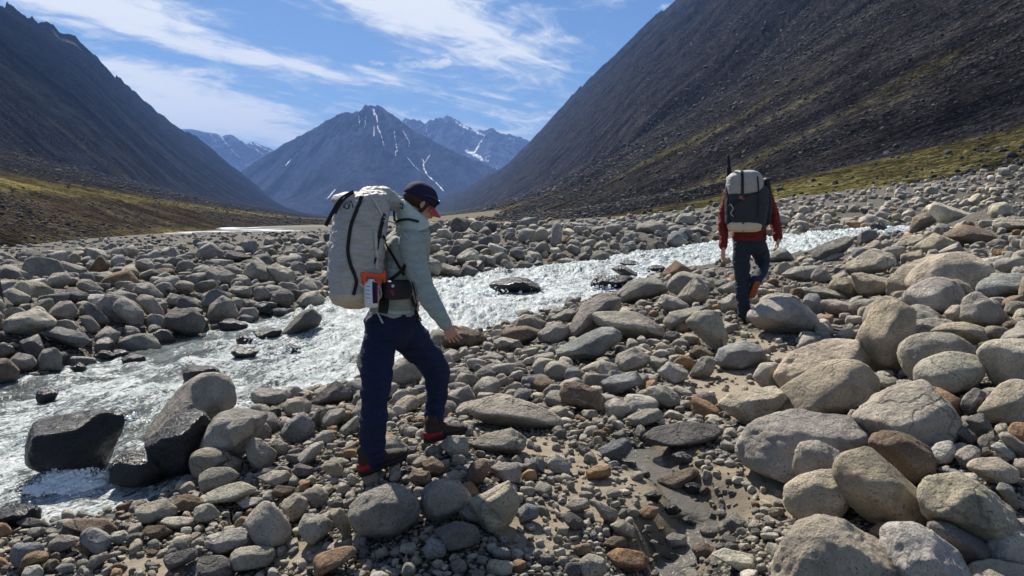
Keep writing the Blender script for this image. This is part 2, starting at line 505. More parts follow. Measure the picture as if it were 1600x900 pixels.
# right-hand valley side
av = math.radians(-5.4)
def st(X):  # along the valley, across it
    return X[:, 0] * math.sin(av) + X[:, 1] * math.cos(av), X[:, 0] * math.cos(av) - X[:, 1] * math.sin(av)
def r_streak(X, V, px):
    s, t = st(X)
    a = fbm(v3(s / 150 + t / 900, t / 700, 1.0), 5, 5, gain=0.55, ridged=True)
    b = fbm(v3(s / 28 + t / 300, t / 160, 2.0), 4, 8, gain=0.6, ridged=True)
    return a * 0.62 + b * 0.38 * np.clip(600 / X[:, 1], .2, 1)
def r_amp(X, V):
    d = np.maximum(X[:, 2], 0)
    return 0.5 + d * 0.13, sstep(V, 0.0, 0.5)
def r_col(X, V, px):
    s, t = st(X)
    g = fbm(v3(s / 70 + t / 500, t / 260, 4.0), 5, 15, gain=0.6)
    g2 = fbm(v3(s / 14, t / 60, 6.0), 4, 19, gain=0.6)
    g3 = fbm(v3(s / 400, t / 500, 8.0), 3, 23)
    hgt = X[:, 2]
    g4 = fbm(v3(s / 34 + t / 200, t / 110, 14.0), 4, 27, gain=.6)
    grass = sstep(0.8 * g + 0.5 * g2 + 0.9 * g4 + 0.3 * g3 - hgt / 330 + 0.19 * (1 - sstep(hgt, 3, 24)) + 0.12 * sstep(X[:, 1], 250, 600) * (1 - sstep(hgt, 3, 30)), 0.12, 0.46)
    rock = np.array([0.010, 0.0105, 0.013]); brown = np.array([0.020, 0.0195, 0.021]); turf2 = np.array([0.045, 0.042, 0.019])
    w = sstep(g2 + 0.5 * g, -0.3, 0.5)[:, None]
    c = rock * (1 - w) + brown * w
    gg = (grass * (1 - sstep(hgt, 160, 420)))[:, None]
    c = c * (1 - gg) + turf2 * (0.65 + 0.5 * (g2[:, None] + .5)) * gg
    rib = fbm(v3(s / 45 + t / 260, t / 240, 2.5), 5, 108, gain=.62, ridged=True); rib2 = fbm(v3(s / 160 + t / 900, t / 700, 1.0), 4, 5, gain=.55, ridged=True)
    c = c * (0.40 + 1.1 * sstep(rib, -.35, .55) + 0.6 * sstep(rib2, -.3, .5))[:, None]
    pale = sstep(fbm(v3(s / 22, t / 90, 9.0), 3, 41) + .2 * g, 0.52, 0.6) * sstep(hgt, 60, 130)
    c = c * (1 - pale[:, None] * .6) + np.array([0.26, 0.24, 0.22]) * pale[:, None] * .6
    return np.c_[c, np.ones(len(c))]
rp = [600, 640, 690, 740, 790, 830, 870, 915, 960, 1000, 1040, 1085, 1140, 1200, 1400, 1600, 2000, 2600]
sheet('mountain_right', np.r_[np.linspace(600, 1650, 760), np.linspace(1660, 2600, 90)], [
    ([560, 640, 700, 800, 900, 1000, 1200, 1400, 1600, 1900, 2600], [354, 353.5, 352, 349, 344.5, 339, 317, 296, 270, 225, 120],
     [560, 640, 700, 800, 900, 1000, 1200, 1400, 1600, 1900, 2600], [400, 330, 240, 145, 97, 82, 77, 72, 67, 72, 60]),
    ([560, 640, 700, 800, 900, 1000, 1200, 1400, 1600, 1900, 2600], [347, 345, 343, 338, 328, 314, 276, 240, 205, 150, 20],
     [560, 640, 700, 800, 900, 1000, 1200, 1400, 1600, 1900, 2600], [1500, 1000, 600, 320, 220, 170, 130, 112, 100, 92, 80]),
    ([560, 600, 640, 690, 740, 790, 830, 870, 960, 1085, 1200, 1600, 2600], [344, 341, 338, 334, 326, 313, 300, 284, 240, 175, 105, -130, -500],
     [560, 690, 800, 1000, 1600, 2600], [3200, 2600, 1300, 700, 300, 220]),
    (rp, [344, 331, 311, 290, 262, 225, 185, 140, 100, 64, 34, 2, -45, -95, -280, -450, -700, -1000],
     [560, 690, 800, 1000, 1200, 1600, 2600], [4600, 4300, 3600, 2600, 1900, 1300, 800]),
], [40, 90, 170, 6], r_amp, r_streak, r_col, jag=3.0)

# left-hand valley side with the bench below it
av2 = math.radians(-17)
def st2(X):
    return X[:, 0] * math.sin(av2) + X[:, 1] * math.cos(av2), -(X[:, 0] * math.cos(av2) - X[:, 1] * math.sin(av2))
def l_streak(X, V, px):
    s, t = st2(X)
    a = fbm(v3(s / 260 + t / 900, t / 900, 1.0), 5, 55, gain=0.55, ridged=True)
    b = fbm(v3(s / 60 + t / 400, t / 300, 2.0), 5, 58, gain=0.6, ridged=True)
    return a * 0.65 + b * 0.35
def l_amp(X, V):
    return 0.8 + np.maximum(X[:, 2], 0) * 0.14, sstep(V, 0.3, 1.0) * (0.35 + 0.65 * sstep(V, 1.2, 2.2))
def l_col(X, V, px):
    s, t = st2(X)
    g = fbm(v3(s / 120 + t / 500, t / 500, 4.0), 5, 65, gain=0.6)
    g2 = fbm(v3(s / 25, t / 25, 6.0), 4, 69, gain=0.6)
    g3 = fbm(v3(s / 60 + t / 300, t / 420, 3.0), 5, 64, gain=0.62)
    rock = np.array([0.004, 0.0055, 0.010]); brown = np.array([0.015, 0.0165, 0.021]); turf2 = np.array([0.070, 0.062, 0.026]); bank = np.array([0.032, 0.027, 0.020])
    k = sstep(V, 1.75, 2.35)[:, None]
    w = (sstep(g3, -0.15, 0.35) * (1 - sstep(X[:, 2], 150, 600)) + 0.25 * sstep(g3, 0, .4))[:, None]
    c = rock * (1 - w * .8) + brown * w * .8
    lo = brown * .8 * (1 - sstep(g, 0, .4))[:, None] + np.array([0.038, 0.037, 0.024]) * sstep(g, 0, .4)[:, None]
    c = lo * (1 - k) + c * k
    tf = (np.exp(-((V - 1.02 - 0.10 * g2) / 0.10) ** 2) * (0.5 + 0.9 * sstep(g2, -.3, .3)) * 0.9).clip(0, 1)[:, None]
    bk = (1 - sstep(V, 0.9, 1.0))[:, None]
    c = c * (1 - bk) + (bank * (1 + 0.8 * g2[:, None])) * bk
    c = c * (1 - tf) + turf2 * tf
    low = (np.exp(-((V - 0.05) / 0.08) ** 2) * sstep(g2 + g, -.1, .3))[:, None]
    c = c * (1 - low) + turf2 * .8 * low
    rib = fbm(v3(s / 80 + t / 400, t / 420, 2.5), 5, 108, gain=.62, ridged=True)
    c = c * (0.5 + 1.6 * sstep(rib, -.35, .6))[:, None]
    ps = (sstep(fbm(v3(s / 30 + t / 300, t / 160, 9.0), 4, 47), 0.28, 0.44) * sstep(X[:, 2], 240, 420))[:, None]
    c = c * (1 - .6 * ps) + np.array([0.24, 0.24, 0.25]) * .6 * ps
    return np.c_[c, np.ones(len(c))]
lp = [-900, -400, -200, 0, 20, 45, 52, 60, 85, 95, 120, 128, 150, 200, 250, 300, 340, 380, 410, 430, 470, 540]
sheet('mountain_left', np.r_[np.linspace(-900, -60, 60), np.linspace(-50, 545, 520)], [
    ([-900, -300, 0, 150, 300, 440, 560], [440, 408, 391, 374.5, 363.5, 354, 347.5], [-900, -300, 0, 150, 300, 440, 560], [40, 49, 59, 88, 147, 290, 590]),
    ([-900, -300, 0, 100, 200, 300, 400, 480, 560], [215, 270, 293, 303, 315, 327, 337, 342, 344.5], [-900, -300, 0, 150, 300, 440, 560], [80, 100, 120, 160, 270, 560, 1100]),
    ([-900, -300, 0, 100, 200, 300, 400, 480, 560], [60, 190, 238, 262, 285, 306, 322, 336, 342], [-900, 0, 200, 400, 560], [250, 520, 850, 1900, 2600]),
    (lp, [-420, -190, -95, 26, 38, 52, 49, 60, 67, 79, 76, 89, 104, 150, 190, 221, 246, 276, 300, 318, 331, 341],
     [-900, 0, 200, 400, 560], [900, 1900, 2700, 4000, 4800]),
], [60, 60, 190, 6], l_amp, l_streak, l_col, jag=5.0)

# peaks closing the valley
def c_streak_f(cx, seed, sc1, sc2):
    def f(X, V, px):
        # gullies fan down from the summit
        r = np.clip(2.0 - V, 0.0, 3) + .12
        wrp = 0.25 * fbm(v3(X[:, 0] / 900, V * 2, 7.0), 3, seed + 9)
        th = (px - cx) / (r * 210.0) + wrp
        a = fbm(v3(th * sc1, r * 1.1, 1.0), 5, seed, gain=0.55, ridged=True)
        b = fbm(v3(X[:, 0] / sc2 + wrp * 4, V * 3.0, 2.0), 5, seed + 3, gain=0.6, ridged=True)
        return a * 0.6 + b * 0.4
    return f
def snow_col(lines, base, seed, thr=0.6):
    def f(X, V, px):
        _, py = to_px(X[:, 0], X[:, 1], X[:, 2])
        sn = np.zeros(len(X))
        nz = fbm(v3(px * 0.25, py * 0.25, 0), 3, seed) 
        for (wd, pts) in lines:
            for k in range(len(pts) - 1):
                a = np.array(pts[k], float); b = np.array(pts[k + 1], float)
                d = b - a; L = (d ** 2).sum()
                t = np.clip(((px - a[0]) * d[0] + (py - a[1]) * d[1]) / L, 0, 1)
                dist = np.hypot(px - a[0] - t * d[0], py - a[1] - t * d[1])
                wk = wd * 0.62 * (0.75 + 0.9 * fbm(v3(px * .12, py * .12, wd), 2, seed + 8))
                sn = np.maximum(sn, 1 - sstep(dist * (1 + 0.5 * nz) + nz * wd * .7, wk * 0.5, wk * 1.2))
        g = fbm(v3(X[:, 0] / 140, V * 3, 3.0), 5, seed + 5, gain=0.62)
        rb = fbm(v3((px - 590) / (np.clip(2 - V, 0, 3) + .15) * .02, V * 1.5, 4.0), 5, seed + 11, gain=.62, ridged=True)
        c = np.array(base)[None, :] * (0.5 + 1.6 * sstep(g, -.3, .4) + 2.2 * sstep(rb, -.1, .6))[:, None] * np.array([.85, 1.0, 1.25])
        c = np.maximum(c, 0.004)
        c = c * (1 - sn[:, None]) + np.array([0.72, 0.74, 0.78]) * sn[:, None]
        return np.c_[c, np.ones(len(c))]
    return f
def amp_const(k, pw=1.0):
    def f(X, V):
        return np.maximum(X[:, 2], 0) * k, sstep(V, 0.0, 0.5) * (1 - 0.96 * np.exp(-((V - 2) / 0.16) ** 2))
    return f
cx_ = [330, 370, 385, 420, 470, 510, 528, 540, 552, 560, 575, 583, 590, 598, 610, 625, 650, 680, 700, 740, 775, 800, 860]
cy_ = [318, 274, 262, 240, 213, 191, 180, 175.5, 179, 177, 173, 170, 164.5, 169, 179, 190, 206, 222, 233, 250, 264, 280, 325]
snl = [(3.2, [(583, 171), (586, 178)]), (1.1, [(588, 178), (591, 200), (597, 214), (600, 228)]), (.8, [(561, 180), (562, 196)]), (.9, [(616, 205), (618, 220), (621, 236)]), (2.0, [(619, 236), (618, 243)]),
       (.9, [(630, 205), (640, 222), (639, 228)]), (1.3, [(657, 244), (662, 252), (662, 262), (668, 274)]), (1.0, [(672, 242), (664, 254)]), (1.2, [(668, 274), (680, 284), (693, 298)]), (1.0, [(637, 246), (646, 258), (655, 266)]), (.8, [(447, 258), (455, 248)]), (1.2, [(512, 310), (524, 296)]), (.7, [(584, 190), (585, 216)]), (.7, [(572, 182), (570, 200)])]
sheet('central_peak', np.linspace(330, 860, 540), [
    ([330, 420, 500, 590, 700, 860], [336, 337, 338, 338, 337, 336], [330, 860], [3300, 3300]),
    ([330, 420, 480, 540, 590, 650, 700, 760, 860], [330, 318, 300, 268, 262, 290, 305, 312, 330], [330, 540, 590, 650, 860], [4200, 4300, 4200, 4500, 4600]),
    (cx_, cy_, [330, 590, 860], [6200, 6000, 6400]),
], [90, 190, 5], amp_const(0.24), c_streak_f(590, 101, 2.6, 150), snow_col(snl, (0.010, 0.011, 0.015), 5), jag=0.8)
sheet('jagged_ridge', np.linspace(560, 960, 400), [
    ([560, 960], [335, 335], [560, 960], [7300, 7300]),
    ([560, 700, 735, 760, 790, 820, 960], [300, 250, 262, 246, 252, 275, 320], [560, 960], [8200, 8200]),
    ([560, 600, 628, 634, 640, 650, 656, 664, 672, 680, 686, 692, 699, 706, 715, 735, 752, 760, 766, 772, 780, 790, 797, 803, 812, 822, 832, 860, 960],
     [235, 210, 190, 184, 187, 190, 188, 195, 187, 190, 184, 186, 181, 184, 191, 200, 210, 208, 206, 205, 212, 218, 212, 213, 216, 218, 224, 240, 300], [560, 960], [9400, 9400]),
], [60, 130, 5], amp_const(0.20), c_streak_f(705, 201, 3.0, 200),
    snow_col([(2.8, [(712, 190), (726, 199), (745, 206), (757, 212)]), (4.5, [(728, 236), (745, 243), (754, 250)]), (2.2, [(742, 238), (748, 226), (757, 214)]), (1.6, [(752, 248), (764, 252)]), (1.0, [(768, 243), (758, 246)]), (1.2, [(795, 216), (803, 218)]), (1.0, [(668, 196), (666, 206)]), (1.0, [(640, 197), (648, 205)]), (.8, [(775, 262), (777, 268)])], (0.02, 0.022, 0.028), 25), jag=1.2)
sheet('snowy_ridge', np.linspace(250, 540, 240), [
    ([250, 540], [335, 335], [250, 540], [7600, 7600]),
    ([250, 540], [285, 290], [250, 540], [8300, 8300]),
    ([250, 300, 325, 338, 346, 354, 360, 366, 374, 384, 394, 402, 412, 420, 430, 470, 540], [200, 203, 208, 209, 214, 211, 210, 213, 219, 226, 222, 225, 229, 231, 237, 262, 300], [250, 540], [9000, 9000]),
], [40, 90, 5], amp_const(0.20), c_streak_f(365, 301, 3.0, 200),
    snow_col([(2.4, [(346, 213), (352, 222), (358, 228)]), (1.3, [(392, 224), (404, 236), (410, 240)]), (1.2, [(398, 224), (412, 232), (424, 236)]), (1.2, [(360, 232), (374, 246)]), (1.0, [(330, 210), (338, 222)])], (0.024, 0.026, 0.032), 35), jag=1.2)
# ------------------------------------------------------------------ rocks
def rock_material():
    m = bpy.data.materials.new('granite'); m.use_nodes = True
    N = NT(m.node_tree); b = N.n['Principled BSDF']
    pos = N.node('ShaderNodeNewGeometry').outputs['Position']
    ti = N.node('ShaderNodeAttribute', attribute_type='INSTANCER', attribute_name='tint')
    we = N.node('ShaderNodeAttribute', attribute_type='INSTANCER', attribute_name='wet')
    off = N.vmath('SCALE', ti.outputs['Color'], scale=61.0)
    p = N.vmath('ADD', pos, off)
    nA = N.noise(p, 2.6, 5, 0.6, 0.4)
    nB = N.noise(p, 13.0, 8, 0.65, 0.0)
    nC = N.noise(p, 85.0, 3, 0.6)
    nD = N.noise(p, 210.0, 2, 0.6)
    c = N.mix(1.0, ti.outputs['Color'], N.mix(N.smooth(nA, 0.32, 0.68), (0.66, 0.66, 0.67, 1), (1.20, 1.18, 1.13, 1)), 'MULTIPLY')
    c = N.mix(1.0, c, N.mix(nB, (0.50, 0.50, 0.50, 1), (1.55, 1.55, 1.55, 1)), 'MULTIPLY')
    sp1 = N.smooth(nC, 0.565, 0.66)          # dark mica and lichen specks
    c = N.mix(N.math('MULTIPLY', sp1, N.smooth(nB, 0.38, 0.6, 0.25, 0.75)), c, (0.035, 0.033, 0.03, 1))
    c = N.mix(N.math('MULTIPLY', N.smooth(nD, 0.58, 0.7), 0.45), c, (0.62, 0.60, 0.56, 1))
    st_ = N.noise(p, 1.1, 6, 0.7, 1.2)      # brown weathering
    c = N.mix(N.smooth(st_, 0.60, 0.75, 0.0, 0.4), c, (0.17, 0.115, 0.065, 1))
    wet = N.smooth(we.outputs['Fac'], 0.05, 0.9)
    c = N.mix(wet, c, N.mix(1.0, c, (0.20, 0.20, 0.21, 1), 'MULTIPLY'))
    N.set(b, 'Base Color', c)
    N.set(b, 'Roughness', N.lin(wet, 0, 1, 0.88, 0.28))
    N.set(b, 'Specular IOR Level', N.lin(wet, 0, 1, 0.25, 0.5))
    nb = N.bump(nB, 1.0, 0.11)
    nb = N.bump(N.noise(p, 38.0, 5, 0.7), 0.8, 0.022, nb)
    nb = N.bump(nC, 0.65, 0.009, nb)
    # sparse cracks and veins
    vo = N.node('ShaderNodeTexVoronoi', feature='DISTANCE_TO_EDGE', inp={'Vector': N.vmath('ADD', p, N.vmath('SCALE', N.node('ShaderNodeTexNoise', inp={'Vector': p, 'Scale': 3.0, 'Detail': 4.0}).outputs['Color'], scale=0.5)), 'Scale': 1.7})
    crk = N.math('MULTIPLY', N.math('SUBTRACT', 1.0, N.smooth(vo.outputs['Distance'], 0.0, 0.022)), N.smooth(N.noise(p, 1.6, 3, .5), .48, .6))
    nb = N.bump(N.math('SUBTRACT', 1.0, crk), 0.6, 0.02, nb)
    nv_ = N.noise(p, 1.9, 5, 0.55, 0.8)
    vein = N.math('MULTIPLY', N.math('SUBTRACT', 1.0, N.smooth(N.math('ABSOLUTE', N.math('SUBTRACT', nv_, 0.52)), 0.003, 0.012)), N.smooth(N.noise(N.vmath('SCALE', ti.outputs['Color'], scale=37.0), 9.0, 1, .5), .52, .6))
    c2 = N.mix(N.math('MULTIPLY', N.math('MULTIPLY', vein, 0.4), N.math('SUBTRACT', 1.0, wet)), c, (0.60, 0.58, 0.54, 1))
    c2 = N.mix(N.math('MULTIPLY', crk, 0.4), c2, (0.05, 0.046, 0.04, 1))
    N.set(b, 'Base Color', c2)
    N.set(b, 'Normal', nb)
    return m
M_rock = rock_material()

def ico(level):
    bm = bmesh.new(); bmesh.ops.create_icosphere(bm, subdivisions=level, radius=1.0)
    v = np.array([x.co[:] for x in bm.verts]); f = np.array([[q.index for q in p.verts] for p in bm.faces]); bm.free()
    return v, f
ICO = {k: ico(k) for k in (2, 3, 4, 5)}

def rock_verts(level, normals, dist, beta, dims, seed, rough=0.05, nscale=1.9):
    d, f = ICO[level]
    d = d * np.asarray(dims)[None, :]
    d = d / np.linalg.norm(d, axis=1, keepdims=True)
    s = np.maximum(d @ normals.T, 0) / dist[None, :]
    mx = s.max(axis=1, keepdims=True)
    r = 1.0 / (mx[:, 0] * ((s / mx) ** beta).sum(axis=1) ** (1.0 / beta))
    P = d * r[:, None]
    size = float(np.mean(dims))
    q = P / size
    n = fbm(q * nscale + seed * 7.13, 4, seed, gain=0.5)
    n2 = fbm(q * nscale * 3.1 + seed * 3.1, 4, seed + 9, gain=0.6, ridged=True)
    # broken ledges: a stepped term that leaves chipped faces
    st = fbm(q * nscale * 1.3 + seed * 5.7, 3, seed + 21); st = np.round(st * 5) / 5 * .6 + st * .4
    P = P * (1 + rough * 1.2 * n + rough * 0.55 * n2 + rough * 1.5 * st)[:, None]
    return P, f

# colour families of the stones
TINT = {'g': (.40, .375, .335), 'w': (.53, .51, .465), 't': (.47, .415, .325), 'b': (.25, .185, .13), 'd': (.20, .19, .18), 'o': (.40, .255, .15), 'u': (.285, .295, .305), 'p': (.47, .44, .38), 'k': (.085, .085, .09), 'c': (.54, .485, .38)}
TINT = {k: (v[0] * 1.03, v[1] * 1.0, v[2] * .95) for k, v in TINT.items()}
TNAME = {'g': 'grey', 'w': 'whitish', 't': 'tan', 'b': 'brown', 'd': 'dark grey', 'o': 'orange', 'u': 'bluish grey', 'p': 'pale grey', 'k': 'black wet', 'c': 'cream'}

